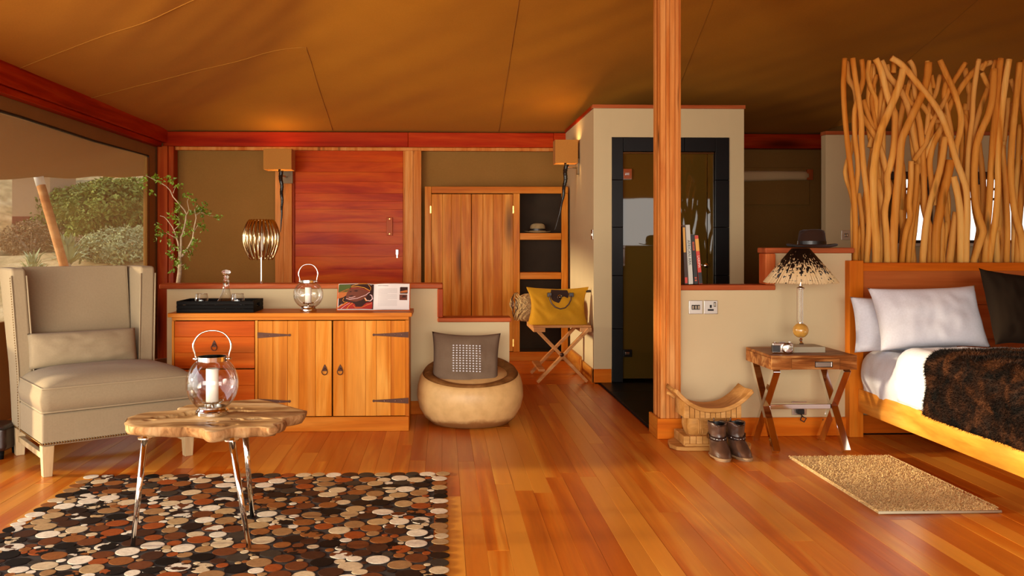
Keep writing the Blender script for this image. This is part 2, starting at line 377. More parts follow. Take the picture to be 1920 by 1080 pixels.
def pillow_fn(w, h, t, pin=.10, wr=.012, seed=0, n=28):
    """puffed cushion standing in x-z, thickness along y"""
    mb = MB()
    def fn_side(sg):
        def fn(u, v):
            a = u*2-1; b = v*2-1
            x = a*w/2*(1-pin*(1-abs(b)**2.2)*(abs(a)**3)*.6); z = b*h/2*(1-pin*(1-abs(a)**2.2)*(abs(b)**3)*.8)
            p = max(0, (1-abs(a)**2.6))*max(0, (1-abs(b)**2.6)); y = sg*t/2*p**.5
            q = noise.noise(Vector((a*2.2+seed, b*2.2, sg*3)))+.5*noise.noise(Vector((a*6+seed, b*3, sg*3)))
            y += sg*wr*q*p**.4*1.5
            return (x, y, z+h/2)
        return fn
    mb.grid(fn_side(1), n, n); mb.grid(fn_side(-1), n, n); return mb

b_ = plain('smoked_gold_metal', (206, 182, 138), .12, 1)
k = NT('quill')   # porcupine quills: dark at the crown, speckled, pale at the tips
v = k.coords(False); g = k.add('ShaderNodeNewGeometry'); sp = k.add('ShaderNodeSeparateXYZ'); tcq = k.add('ShaderNodeTexCoord'); k.ln(tcq.outputs['Object'], sp.inputs[0])
hgt = k.math('ADD', sp.outputs['Z'], k.math('MULTIPLY', k.math('SUBTRACT', g.outputs['Random Per Island'], .5), .06))
n = k.noise(None, 1, 2); 
cq = k.add('ShaderNodeCombineXYZ'); k.ln(k.math('MULTIPLY', g.outputs['Random Per Island'], 900), cq.inputs[0]); k.ln(k.math('MULTIPLY', sp.outputs['Z'], 48), cq.inputs[2])
n = k.noise(cq.outputs[0], 1, 2, .5)
thr_ = k.math('ADD', k.math('MULTIPLY', k.math('SUBTRACT', hgt, .40), 2.1), .30)
k.ln(k.mix(k.math('GREATER_THAN', n, thr_), L((18, 12, 9)), L((224, 196, 146))), k.b.inputs['Base Color']); k.b.inputs['Roughness'].default_value = .4; MATS['quill'] = k.m
# ================================================================== STRUCTURE
YB, XL, XS, YS = 10.3, -3.1, 1.405, 8.391
def xb(px, Y=YB): return W(px, 455, Y).x
def zb(py, Y=YB): return H+(455-py)/F*(Y*math.cos(PSI)+0)   # near the middle of the frame
# ---- floor and its planks
floor = st(MB().box(-3.3, 7, -3.0, 10.6, -.12, -.022).build('floor', 'plank_wood'))
rnd = random.Random(3); PW = .0955
rows = int((4.75+3.25)/PW)
for i in range(rows):
    x0 = -3.25+i*PW; yend = 8.30 if x0 < 1.40 else 5.96 if x0 < 1.6 else 6.04
    y = 3.05-rnd.random()*.9
    if x0 > 2.9: y += .5
    while y < yend:
        ln_ = rnd.uniform(1.5, 3.4); y1 = min(y+ln_, yend)
        if yend-y1 < .5: y1 = yend
        x1 = min(x0+PW, 1.462) if (x0 < 1.462 and y1 > 6.1 and x0+PW > 1.462) else x0+PW
        z = -rnd.random()*.0008
        o = MB().box(x0+.0003, x1-.0003, y+.0003, y1-.0003, -.021, z).build('plank', 'plank_wood', floor, bevel=.0006, seg=1)
        y = y1
y = 8.30
while y < 10.3:
    x = -3.2
    while x < 1.40:
        x1 = min(x+rnd.uniform(1.6, 2.6), 1.405)
        if 1.405-x1 < .6: x1 = 1.405
        MB().box(x+.0007, x1-.0007, y+.0007, min(y+.142, 10.4)-.0007, -.021, -.0005*rnd.random()).build('plank', 'plank_wood_x', floor, bevel=.0012, seg=1); x = x1
    y += .142
tf = st(MB().box(1.464, 7, 6.16, 10.6, -.021, -.006).build('floor_tiled', 'dark_grout'))
for i in range(9):
    for j in range(6):
        x0 = 1.466+i*.46; y0 = 6.02+j*.46
        if x0 > 3.9 : continue
        MB().box(x0, x0+.455, max(y0, 6.165), y0+.455, -.006, .001).build('tile', 'black_tile', tf, bevel=.002, seg=1)
# ---- canvas ceiling
def ceil_z(x, y):
    by = max(0, YB+.05-y); bx = x+3.15
    a = 2.56+.225*by; b = 2.56+(.225+.03*by)*bx; c = 2.24+.4*(y+2.1)
    def smin(p, q, kk=.25):
        h = max(0, kk-abs(p-q))/kk; return min(p, q)-h*h*kk*.25
    z = smin(smin(a, b, .06), c, .4)
    # sag between seams and soft drag folds running towards the hip
    z -= .02*math.sin(PI*((x+1.15) % 1.83)/1.83)*min(1, by*.8)*min(1, bx)
    z += .010*noise.noise(Vector((x*.9, y*.6, 1)))+.015*noise.noise(Vector(((x+y)*2.6, (x-y)*.35, 4)))*min(1, by)*min(1, bx)
    return z
ce = st(MB().grid(lambda u, v: (lambda x, y: (x, y, ceil_z(x, y)))(-3.16+u*10.2, -2.1+v*12.55), 190, 190).build('ceiling', 'canvas_roof', smooth=True))
def seam(pts, r=.0032): MB().tube([(x, y, ceil_z(x, y)-.003) for x, y in pts], r, 5).build('seam', 'seam_thread', ce, smooth=True)
def lerp2(a, b, n=40): return [(a[0]+(b[0]-a[0])*i/n, a[1]+(b[1]-a[1])*i/n) for i in range(n+1)]
seam(lerp2((-1.24, 10.3), (-1.22, 8.15))); seam(lerp2((-3.1, 8.1), (-1.22, 8.15))); seam(lerp2((-3.1, 6.75), (-.4, 6.2), 60)); seam(lerp2((.64, 10.3), (.60, 5.5), 60)); seam(lerp2((2.5, 10.3), (2.0, 5.5), 60), .0018); seam(lerp2((4.4, 10.3), (4.3, 5.5), 60), .0018)
# ---- beams
def trim(n, mb, mat, bv=.006): return st(mb.build(n, mat, bevel=bv))
trim('trim_1', MB().box(XL-.04, xb(765), YB, YB+.15, 2.385, 2.55), 'red_wood_x')
trim('trim_2', MB().box(xb(765)+.002, xb(1038), YB, YB+.15, 2.385, 2.55), 'red_wood_x')
trim('trim_3', MB().box(xb(1038)+.002, 6.94, YB+.003, YB+.15, 2.385, 2.55), 'red_wood_x')
trim('trim_4', MB().box(XL+.07, 1.40, YB+.03, YB+.1, 2.345, 2.384), 'post_wood')
trim('trim_5', MB().box(XL-.12, XL+.01, 2.5, YB-.001, 2.42, 2.585), 'red_wood_y')
trim('trim_6', MB().box(XL-.10, XL-.02, 2.5, YB-.1, 2.365, 2.419), 'red_wood_y')
# corner post of three laminated boards
cp = thing('corner_post', 'dark red timber post in the far left corner behind the small tree', 'post', (xb(308), YB, 0))
for a, b, y0 in ((-.075, -.052, .05), (-.05, .055, 0), (.057, .115, .03)):
    MB().box(a, b, y0-.07, .12, 0, 2.38).build('board', 'red_wood_z', cp, bevel=.004)
# ---- back canvas wall and door wall
wb = st(MB().box(-3.3, 4.45, 10.46, 10.52, 0, 2.6).build('wall_back', 'canvas_wall'))
def casing(px0, px1, name, lab):
    t = thing(name, lab, 'post', (xb((px0+px1)/2), YB+.05, 0)); x0, x1 = xb(px0)-t.location.x, xb(px1)-t.location.x; n = max(2, int((x1-x0)/.07)); w = (x1-x0)/n
    for i in range(n): MB().box(x0+i*w+.001, x0+(i+1)*w-.001, -.01*(i % 2)-.03, .11, 0, 2.344).build('board', 'post_wood', t, bevel=.004)
casing(515, 547, 'door_post', 'laminated timber post left of the red plank door, behind the petal lamp')
casing(759, 790, 'door_post', 'laminated timber post right of the red plank door, beside the wardrobe')
dr = struct('door_1', (xb(651), 10.4, 0)); x0, x1 = xb(551)-dr.location.x, xb(755)-dr.location.x
ys = [279, 303, 322, 340, 362, 377, 392, 416, 435, 458, 481, 505, 530]
zs = [1.3+(455-y)*10.3/F for y in ys]
while zs[-1] > .2: zs.append(zs[-1]-.15)
zs[-1] = .02
for i in range(len(zs)-1): MB().box(x0, x1, -.02-.0015*(i % 2), .03, zs[i+1]+.0004, zs[i]-.0004).build('plank', 'door_wood', dr, bevel=.0015, seg=1)
MB().box(x0-.02, x1+.02, -.045, .0, zs[0]+.002, zs[0]+.028).build('door_head', 'red_wood_x', dr, bevel=.003)
MB().box(x1+.003, x1+.03, -.045, .03, 0, zs[0]).build('door_jamb', 'post_wood', dr, bevel=.003)
MB().box(x0-.03, x0-.003, -.045, .03, 0, zs[0]).build('door_jamb', 'red_wood_z', dr, bevel=.003)
hx = xb(730)-dr.location.x
h_ = MB().box(hx-.034, hx+.034, -.06, -.022, 1.38, 1.59).build('door_handle', 'cap_wood_z', dr, bevel=.006)
MB().lathe([(.006, -.003), (.006, .003)], 10).xf(Matrix.Translation((hx, -.063, 1.57)) @ Matrix.Rotation(PI/2, 4, 'X')).build('screw', 'brass', h_)
MB().lathe([(.006, -.003), (.006, .003)], 10).xf(Matrix.Translation((hx, -.063, 1.40)) @ Matrix.Rotation(PI/2, 4, 'X')).build('screw', 'brass', h_)
lx = xb(744)-dr.location.x
lk = MB().box(lx-.018, lx+.018, -.038, -.024, 1.16, 1.225).build('door_lock', 'steel', dr, bevel=.008)
MB().box(lx-.007, lx+.007, -.045, -.037, 1.125, 1.185).build('key', 'steel', lk, bevel=.002)
# ---- left canvas wall with mesh window
WY0, WY1, WZ0, WZ1 = 5.35, 9.97, .72, 2.245
st(MB().box(-3.24, -3.2, WY1, 10.46, 0, 2.5).build('wall_left', 'canvas_wall'))
wl_ = [(-3.24, -3.2, 5.2, WY1, WZ1, 2.5), (-3.24, -3.2, 5.2, WY1, 0, WZ0), (-3.24, -3.2, 5.2, WY0, WZ0, WZ1)]
for b_ in wl_: st(MB().box(*b_).build('wall_left', 'canvas_wall'))
wn1 = struct('window_1', (-3.2, WY1, WZ0))
MB().tube([(.004, 0, 0), (.004, 0, WZ1-WZ0), (.004, -1.5, WZ1-WZ0-.012), (.004, -3, WZ1-WZ0+.008), (.004, WY0-WY1, WZ1-WZ0)], .011, 6).build('window_frame', 'black_matt', wn1)
MB().box(-.012, -.008, WY0-WY1, 0, 0, WZ1-WZ0).build('window_screen', 'window_mesh', wn1)
MB().box(-.03, .012, -.06, -.005, 0, WZ1-WZ0-.02).build('window_binding', 'canvas_wall', wn1, bevel=.004)
# fly sheet over the veranda outside and its leaning pole
def flyz(y): return 1.92+.078*(y-9.0)
st(MB().grid(lambda u, v: (-3.24-u*1.4, 5.0+v*11, 2.52*(1-u)+flyz(5.0+v*11)*u-.05*math.sin(PI*u)+.012*math.sin(v*40)), 8, 60).build('canopy', 'canvas_wall', smooth=True, solid=.004))
pt = WX(76, 345, -4.62); pb = WX(122, 505, -4.3)
d_ = (pb-pt); pe = pt+d_*((pt.z+.55)/(pt.z-pb.z))
gp = thing('guy_pole', 'leaning wooden tent pole with white metal tip seen through the left window', 'pole', pe)
MB().tube([Vector((0, 0, 0)), pt-pe-d_*.22], .05, 12).build('shaft', 'stand_wood', gp, smooth=True)
MB().tube([pt-pe-d_*.24, pt-pe+d_*.02], .053, 12).build('tip', 'white_plastic', gp, smooth=True)
# ---- low wall left with stepped cap
LY = 6.89; l0, lc, r0_, l2_ = W(313, 455, LY).x, W(300, 455, LY).x, W(829, 455, LY).x, W(955, 455, LY).x
lw = st(MB().box(l0, r0_-.012, LY, LY+.15, 0, .951).build('wall_low_left', 'plaster'))
st(MB().box(r0_-.012, l2_, LY, LY+.15, 0, .696).build('wall_low_left', 'plaster'))
trim('trim_7', MB().box(lc, r0_+.006, LY-.028, LY+.18, .952, .991), 'cap_wood_x', .01)
trim('trim_8', MB().box(r0_-.036, r0_+.008, LY-.028, LY+.18, .732, .951), 'cap_wood_z', .008)
trim('trim_9', MB().box(r0_-.036, l2_+.015, LY-.028, LY+.18, .697, .731), 'cap_wood_x', .01)
trim('baseboard_left', MB().box(-.25, l2_, LY-.018, LY, 0, .10), 'bed_wood_x', .004)
# ---- low wall right
rw_ = st(MB().box(1.586, 2.19, 6.03, 6.15, 0, .98).build('wall_low_right', 'plaster'))
st(MB().box(2.19, 2.76, 6.03, 6.15, 0, 1.228).build('wall_low_right', 'plaster'))
st(MB().box(2.76, 6.9, 6.10, 6.22, 0, 1.10).build('wall_low_right', 'plaster'))
trim('trim_10', MB().box(1.58, 2.236, 6.01, 6.17, .981, 1.017), 'cap_wood_x', .008)
trim('trim_11', MB().box(2.165, 2.236, 6.01, 6.14, 1.018, 1.228), 'cap_wood_z', .008)
trim('trim_12', MB().box(2.165, 2.775, 6.01, 6.17, 1.229, 1.266), 'cap_wood_x', .008)
trim('baseboard_right', MB().box(1.59, 2.72, 6.012, 6.03, 0, .125), 'bed_wood_x', .004)
trim('baseboard_bed', MB().box(2.82, 6.5, 6.082, 6.10, 0, .125), 'bed_wood_x', .004)
# ---- timber post
tp = thing('timber_post', 'tall fluted timber post standing floor to ceiling by the dark tiled floor', 'post', (1.51, 6.07, 0))
px0, px1 = 1.450-1.51, 1.586-1.51
cuts = [0, .25, .42, .70, .88, 1.0]
for a, b, dy in zip(cuts, cuts[1:], (0, -.006, .0, -.004, .006)):
    MB().box(px0+(px1-px0)*a+.0006, px0+(px1-px0)*b-.0006, -.096+dy, 0, .12, ceil_z(1.5, 6.07)-.03).build('board', 'post_wood', tp, bevel=.003)
for i in range(5):
    MB().box(px0-.004*(i % 2)-.002, px0+.02, -.088+i*.042, -.088+i*.042+.036, .12, ceil_z(1.5, 6.07)-.03).build('board', 'post_wood', tp, bevel=.005)
MB().box(px0+.021, px1-.002, .001, .12, .12, ceil_z(1.5, 6.07)-.03).build('board', 'post_wood', tp, bevel=.004)
MB().box(-.088, .079, -.118, -.1, 0, .135).build('plinth_board', 'bed_wood_x', tp, bevel=.003)
MB().box(-.088, -.07, -.099, .135, 0, .135).build('plinth_board', 'bed_wood_y', tp, bevel=.003)
# ---- shower block
fx0, fx1 = W(1147, 455, YS).x, W(1367, 455, YS).x; gx0, gx1 = W(1168, 455, YS).x, W(1341, 455, YS).x; XR = W(1395, 455, YS).x
fz, gz = 2.283, 2.150
for b_ in ((XS, fx0, YS, YS+.1, 0, 2.55), (fx1, XR, YS, YS+.1, 0, 2.55), (fx0, fx1, YS, YS+.1, fz, 2.55)): st(MB().box(*b_).build('wall_shower_front', 'plaster'))
st(MB().box(XS, XS+.1, YS+.1, 10.46, 0, 2.55).build('wall_shower_left', 'plaster'))
st(MB().box(XR-.1, XR, YS+.1, 10.46, 0, 2.55).build('wall_shower_right', 'plaster'))
st(MB().box(XS+.1, XR-.1, 9.9, 9.98, 0, 2.5).build('wall_shower_back', 'canvas_wall'))
trim('trim_13', MB().box(XS-.012, XR+.012, YS-.012, YS+.1, 2.551, 2.585), 'cap_wood_x', .004)
trim('trim_14', MB().box(XS-.012, XS+.1, YS+.101, 10.3, 2.551, 2.585), 'red_wood_y', .004)
trim('baseboard_shower', MB().box(XS-.016, fx0-.005, YS-.018, YS, 0, .125), 'bed_wood_x', .003)
trim('baseboard_alcove', MB().box(XS-.018, XS, YS-.018, 9.1, 0, .125), 'bed_wood_y', .003)
trim('baseboard_alcove', MB().box(XS-.03, XS, 9.102, 9.95, 0, .15), 'bed_wood_y', .003)
df = struct('door_2', (fx0, YS, 0)); wf = gx0-fx0
def ft(a, b, c, d): MB().box(a, b, -.012, .12, c, d).build('frame_tile', 'black_tile', df, bevel=.003)
z = 0.002
for zz_ in (.50, .995, 1.445, 1.885, fz):
    ft(.001, wf, z, zz_-.003); ft(gx1-fx0, fx1-fx0-.001, z, zz_-.003 if zz_ < fz else zz_-.003); z = zz_
n_ = 3; ww = (gx1-gx0)/n_
for i in range(n_): ft(wf+i*ww+.002, wf+(i+1)*ww-.002, gz, fz-.003)
gl_ = MB().box(wf+.006, gx1-fx0-.07, .03, .038, .03, gz-.02).build('glass_pane', 'shower_glass', df)
MB().box(gx1-fx0-.062, gx1-fx0-.006, .03, .038, .03, gz-.02).build('glass_pane', 'shower_glass', df)
MB().box(wf+.004, gx1-fx0-.004, .025, .045, gz-.018, gz-.004).build('head_rail', 'brass_dark', df)
for zc_, s_ in ((1.94, .05), (.27, .035)):
    hg = MB().box(wf+.002, wf+.085, -.004, .05, zc_-s_, zc_+s_).build('hinge', 'chrome' if zc_ > 1 else 'black_gloss', df, bevel=.004)
    MB().box(wf+.02, wf+.06, -.008, -.004, zc_-.012, zc_+.012).build('hinge_plate', 'steel', hg, bevel=.002)
kx = W(1324, 498, YS).x-fx0
MB().lathe([(.008, 0), (.008, .02), (.022, .024), (.024, .04), (.018, .046), (0, .047)], 20).xf(Matrix.Translation((kx, .03, 1.3-43*8.4/F)) @ Matrix.Rotation(PI/2, 4, 'X')).build('door_knob', 'chrome', df, smooth=True)
# ---- hall recess beyond the shower block: rolled window flap
fl = struct('window_2', (2.83, 10.44, 0))
a0, a1 = 0, xb(1516, 10.4)-2.83; zt, zm, zd = 1.3+136*10.4/F, 1.3+119*10.4/F, 1.3+72*10.4/F
MB().grid(lambda u, v: (a0+(a1-a0)*u, -.03-.02*math.sin(PI*v), zt+(zm+.03*math.sin(u*PI*1.2)*(1-u)*-1-zt)*v+.0), 20, 4).build('rolled_flap', 'cream_canvas', fl, smooth=True, solid=.01)
MB().box(a0, a1+.02, -.02, -.005, zd, zt+.04).build('flap_panel', 'canvas_wall', fl, bevel=.004)
MB().box(a1-.02, a1+.05, -.05, -.02, zm-.0, zt+.02).build('toggle', 'cap_wood_z', fl, bevel=.004)
# ---- bathroom wall with two framed windows, counter below
YW = 8.6
def xw(px): return W(px, 455, YW).x
def zw(py): return 1.3+(455-py)*(YW*math.cos(PSI)+5*math.sin(PSI))/F
zt = zw(254); A0, A1, B0, B1 = xw(1622), xw(1748), xw(1812), xw(1945); s0, s1 = zw(456), zw(322)
for x0, x1, z0, z1 in ((xw(1548), A0, 0, zt), (A1, B0, 0, zt), (B1, 7, 0, zt), (A0, A1, 0, s0), (A0, A1, s1, zt), (B0, B1, 0, s0), (B0, B1, s1, zt)):
    st(MB().box(x0, x1, YW, YW+.1, z0, z1).build('wall_bathroom', 'plaster'))
trim('trim_15', MB().box(xw(1548)-.01, 7, YW-.02, YW+.1, zt+.001, zt+.036), 'cap_wood_x', .004)
for wi, (x0, x1) in enumerate(((A0, A1), (B0, B1))):
    wn_ = struct('window_%d' % (3+wi), (x0, YW, s0)); w_, h__ = x1-x0, s1-s0
    for q in ((0, w_, h__-.07, h__), (0, w_, 0, .03), (0, .03, .03, h__-.07), (w_-.03, w_, .03, h__-.07)): MB().box(q[0], q[1], -.01, .09, q[2], q[3]).build('window_frame', 'frame_dark', wn_, bevel=.003)
    for fx_ in (.22, .5, .74): MB().box(w_*fx_-.014, w_*fx_+.014, .02, .07, .03, h__-.07).build('mullion', 'frame_dark', wn_)
    for fz_ in (.62, .76): MB().box(.03, w_-.03, .03, .06, h__*fz_-.012, h__*fz_+.012).build('mullion', 'frame_dark', wn_)
    MB().box(.03, w_-.03, .042, .046, .03, h__-.07).build('pane', 'window_glass', wn_)
ct = st(MB().box(xw(1640), 6.6, YW-.42, YW-.001, s0-.03, s0).build('trim_16', 'porcelain_stone', bevel=.004))
st(MB().box(xw(1640), 6.6, YW-.38, YW-.02, 0, s0-.031).build('wall_vanity', 'plaster'))
# ---- closing walls outside the frame, added reflection blocks and landscape
st(MB().grid(lambda u, v: (6.98, -2.0+12.45*u, (ceil_z(6.98, -2.0+12.45*u)-.015)*v), 60, 4).build('wall_right', 'canvas_wall', solid=.03))
st(MB().box(4.45, 6.96, 10.46, 10.52, 2.1, 2.555).build('wall_back', 'canvas_wall'))  # canvas strip added out of sight to keep sky light off the ceiling
st(MB().box(4.42, 4.48, 8.72, 10.46, 0, 2.6).build('wall_hall', 'canvas_wall'))
st(MB().box(-1, 3.75, -4.2, -4.05, -.3, .93).build('reflection_block', 'plaster')); st(MB().box(3.75, 9, -4.2, -4.05, -.3, 1.1).build('reflection_block', 'plaster'))  # unseen blocks added to cut off the sky reflected in the shower glass
def hz(x, y):
    r = max(0, y-13.5); s = min(1, r/10)
    l = max(0, 1-max(0, x+3)/8) if x > -3 else 1
    return -.7+l*(r*.27+.9*s*noise.noise(Vector((x*.25, y*.25, 0)))+.25*noise.noise(Vector((x*1.1, y*1.1, 3)))*s)
st(MB().grid(lambda u, v: (lambda x, y: (x, y, hz(x, y)))(-45+u*75, 9+v*46), 120, 120).build('terrain', 'hill_ground', smooth=True))
# ================================================================== ARMCHAIR
TH = math.radians(36.5); O_ = G(88, 893)
ch = thing('wing_armchair', 'large beige linen wing armchair with a lumbar pillow and pale wooden legs', 'armchair', (O_.x, O_.y, 0), TH)
def wob(mb, s=1.6, a=.006, seed=0):
    mb.v = [tuple(Vector(p)+Vector([noise.noise(Vector(p)*s*3+Vector((seed+i*9, 0, 0)))*a for i in range(3)])) for p in mb.v]; return mb
XR_ = .80
for x, y in ((0, 0), (XR_, 0), (0, .66), (XR_, .66)):
    MB().quad8([(x-.024, y-.024, 0), (x+.024, y-.024, 0), (x+.024, y+.024, 0), (x-.024, y+.024, 0), (x-.032, y-.032, .172), (x+.032, y-.032, .172), (x+.032, y+.032, .172), (x-.032, y+.032, .172)]).build('leg', 'pale_wood', ch, bevel=.003)
for x in (0, XR_): MB().box(x-.014, x+.014, .026, .634, .085, .118).build('stretcher', 'pale_wood', ch, bevel=.003)
MB().box(.03, XR_-.03, .648, .672, .085, .118).build('stretcher', 'pale_wood', ch, bevel=.003)
bs = MB().box(-.034, XR_+.034, -.034, .70, .172, .352).build('seat_base', 'linen', ch, bevel=.014, seg=3)
# nail heads along the bottom of the base and the front edge of the left wing
def nails(pts, nrm, r=.0065):
    mb = MB()
    for p in pts:
        q = Vector(nrm).to_track_quat('Z', 'Y').to_matrix().to_4x4(); q.translation = p
        s_ = len(mb.v); mb.lathe([(r, 0), (r*.8, r*.5), (0, r*.8)], 7); mb.xf(q, s_)
    return mb
nails([(x, -.035, .186) for x in [-.03+i*.0145 for i in range(60)]], (0, -1, 0)).build('nail_heads', 'nail_brass', ch, smooth=True)['kind'] = 'stuff'
nails([(-.035, y, .186) for y in [-.02+i*.0145 for i in range(50)]], (-1, 0, 0)).build('nail_heads', 'nail_brass', ch, smooth=True)['kind'] = 'stuff'
def wy0(z): return .50+.075*(z-.35)/.8
def wyb(z): return .71+.22*(z-.17)
def wing(sx, x0, x1):
    def fl(z): return max(0, (z-.5))*.05*sx
    mb = MB(); Z = [.17, .36, .55, .75, .95, 1.10, 1.145]
    prof = []
    b = 0
    for i, z in enumerate(Z):
        f0 = wy0(z)+(.01 if i == len(Z)-1 else 0); f1 = wyb(z)-(.01 if i == len(Z)-1 else 0)
        o_ = fl(z); mb.v += [(x0+o_, f0, z), (x1+o_, f0, z), (x1+o_, f1, z), (x0+o_, f1, z)]
    for i in range(len(Z)-1):
        for j in range(4): j2 = (j+1) % 4; mb.f.append([i*4+j, i*4+j2, (i+1)*4+j2, (i+1)*4+j])
    mb.f.append([0, 3, 2, 1]); m = (len(Z)-1)*4; mb.f.append([m, m+1, m+2, m+3])
    o = mb.build('wing', 'linen', ch, bevel=.02, seg=4)
    xo = x0 if sx < 0 else x1
    MB().tube([((x0 if sx < 0 else x1)+fl(z), wy0(z)-.001, z) for z in Z[:-1]], .005, 6).build('piping', 'linen_piping', o, smooth=True)
    MB().tube([((x1 if sx < 0 else x0)+fl(z), wy0(z)-.001, z) for z in Z[:-1]], .005, 6).build('piping', 'linen_piping', o, smooth=True)
    return o
w1 = wing(-1, -.036, .05); w2 = wing(1, XR_-.125, XR_-.03)
nails([(-.037-max(0, z-.5)*.05, wy0(z)+.028, z) for z in [.2+i*.0155 for i in range(58)]], (-1, 0, 0), .005).build('nail_heads', 'nail_brass', w1, smooth=True)['kind'] = 'stuff'
def bk(u, v):
    x = .05+(XR_-.175)*u; z = .30+.845*v; bul = .035*math.sin(PI*u)*math.sin(PI*min(1, v*1.02))
    return (x, wyb(z)-.13-bul+.004*noise.noise(Vector((u*3, v*3, 2))), z)
mb = MB().grid(bk, 14, 16); nb = len(mb.v)
mb.box(.048, XR_-.123, wyb(.3)-.11, wyb(.3)+.03, .3, .31)
mb.quad8([(.05, wyb(.3)-.118, .3), (XR_-.12, wyb(.3)-.118, .3), (XR_-.12, wyb(.3), .3), (.05, wyb(.3), .3), (.04, wyb(1.145)-.128, 1.145), (XR_-.11, wyb(1.145)-.128, 1.145), (XR_-.11, wyb(1.145), 1.145), (.04, wyb(1.145), 1.145)])
mb.build('backrest', 'linen', ch, smooth=False, bevel=.012, seg=3)
def cush(x0, x1, y0, y1, z0, z1, crown, name, n=18, yo=0):
    """box cushion with crowned top and welted edges; notch keeps it clear of the wings"""
    mb = MB()
    def xr(v):
        return (x0, x1) if y0+(y1-y0)*v < .495 else (x0+.088, x1-.155)
    def top(u, v):
        a, b = xr(v); e = (1-abs(2*u-1)**4)*(1-abs(2*v-1)**4)
        return (a+(b-a)*u, y0+(y1-y0)*v, z1+crown*e**.7+.006*noise.noise(Vector((u*4, v*4, 1)))*e)
    def bot(u, v):
        a, b = xr(v); e = (1-abs(2*u-1)**4)*(1-abs(2*v-1)**4); return (a+(b-a)*u, y0+(y1-y0)*v, z0)
    mb.grid(top, n, n); mb.grid(bot, n, n)
    N = n+1
    ring = [i*N for i in range(N)]+[(N-1)*N+j for j in range(1, N)]+[i*N+N-1 for i in range(N-2, -1, -1)]+[j for j in range(N-2, 0, -1)]
    off = N*N; m = len(ring); mid = len(mb.v)
    cxm, cym = (x0+x1)/2, (y0+y1)/2
    for r_ in ring:
        p = Vector(mb.v[r_]); q = Vector(mb.v[r_+off]); c_ = (p+q)/2; d = Vector((c_.x-cxm, c_.y-cym, 0)); 
        d = Vector((.014 if c_.x > x1-.1 else -.014 if c_.x < x0+.1 else 0, .014 if c_.y > y1-.02 else -.014 if c_.y < y0+.02 else 0, 0)); mb.v.append(tuple(c_+d))
    for i in range(m):
        j = (i+1) % m; mb.f.append([ring[i], ring[j], mid+j, mid+i]); mb.f.append([mid+i, mid+j, ring[j]+off, ring[i]+off])
    o = mb.build(name, 'linen', ch, smooth=True)
    for k_ in (0, off):
        MB().tube([mb.v[r_+k_] for r_ in ring], .0055, 6, closed=True).build('piping', 'linen_piping', o, smooth=True)
    return o
cush(-.034, XR_+.034, -.05, .60, .362, .492, .072, 'seat_cushion')
lp = pillow_fn(.64, .215, .15, .02, .008, 3).xf(Matrix.Translation((.335, .485, .54)) @ Matrix.Rotation(math.radians(-12), 4, 'X'))
lp.build('lumbar_pillow', 'linen', ch, smooth=True, weld=True)
# ================================================================== low leather stool at the left edge
q = G(-32, 862)
t = thing('leather_stool', 'dark brown leather stool cut off at the left edge beside the armchair', 'stool', (q.x, q.y+.1, 0))
MB().box(-.13, .135, -.12, .12, .045, .2).build('seat', 'dark_leather', t, bevel=.03, seg=4)
MB().tube([(-.12, -.125, .185), (.137, -.125, .185), (.139, .12, .185)], .006, 6).build('piping', 'black_leather', t, smooth=True)
for x, y in ((-.1, -.09), (.1, -.09), (-.1, .09), (.1, .09)): MB().lathe([(.016, 0), (.02, .047)], 12, (x, y, 0)).build('foot', 'black_wood', t)
# ================================================================== LIVE EDGE TABLE
outc = [(30, 452), (45, 428), (90, 412), (140, 403), (200, 398), (262, 394), (264, 386), (300, 374), (360, 366), (430, 360), (500, 354), (560, 350), (625, 347), (680, 356), (730, 370), (790, 386), (838, 398), (826, 411), (780, 420), (735, 430), (700, 428), (650, 436), (690, 440), (745, 440), (722, 452), (695, 458), (704, 468), (670, 474), (620, 470), (560, 473), (520, 471), (490, 476), (455, 486), (415, 492), (388, 488), (372, 478), (330, 474), (290, 468), (240, 470), (180, 468), (120, 470), (60, 466)]
TZ = .50
op = [G(220+x/2.347, 600+y/2.347, TZ) for x, y in outc]
tc = G(398, 790, TZ); ct_ = thing('live_edge_table', 'coffee table with a pale live edge root slab on chrome tube legs', 'table', (tc.x, tc.y, 0))
ol = [(p.x-tc.x, p.y-tc.y) for p in op]
def resamp(pts, n):
    L_ = [0]; m = len(pts)
    for i in range(m): a, b = pts[i], pts[(i+1) % m]; L_.append(L_[-1]+math.hypot(b[0]-a[0], b[1]-a[1]))
    out = []; j = 0
    for i in range(n):
        s_ = L_[-1]*i/n
        while L_[j+1] < s_: j += 1
        a, b = pts[j], pts[(j+1) % m]; f = (s_-L_[j])/(L_[j+1]-L_[j]+1e-9); out.append((a[0]+(b[0]-a[0])*f, a[1]+(b[1]-a[1])*f))
    return out
NO = 150; rs = resamp(ol, NO)
cxx = sum(p[0] for p in rs)/NO; cyy = sum(p[1] for p in rs)/NO
pits = []
for x, y, a, b in ((210, 428, .045, .018), (265, 420, .05, .014), (310, 415, .045, .022), (345, 405, .05, .02), (525, 436, .022, .009), (440, 460, .03, .007), (500, 461, .03, .010), (560, 401, .045, .010), (500, 388, .04, .008), (620, 434, .06, .010), (420, 448, .02, .006), (150, 440, .03, .005)):
    g_ = G(220+x/2.347, 600+y/2.347, TZ); pits.append((g_.x-tc.x, g_.y-tc.y, a, b*1.6))
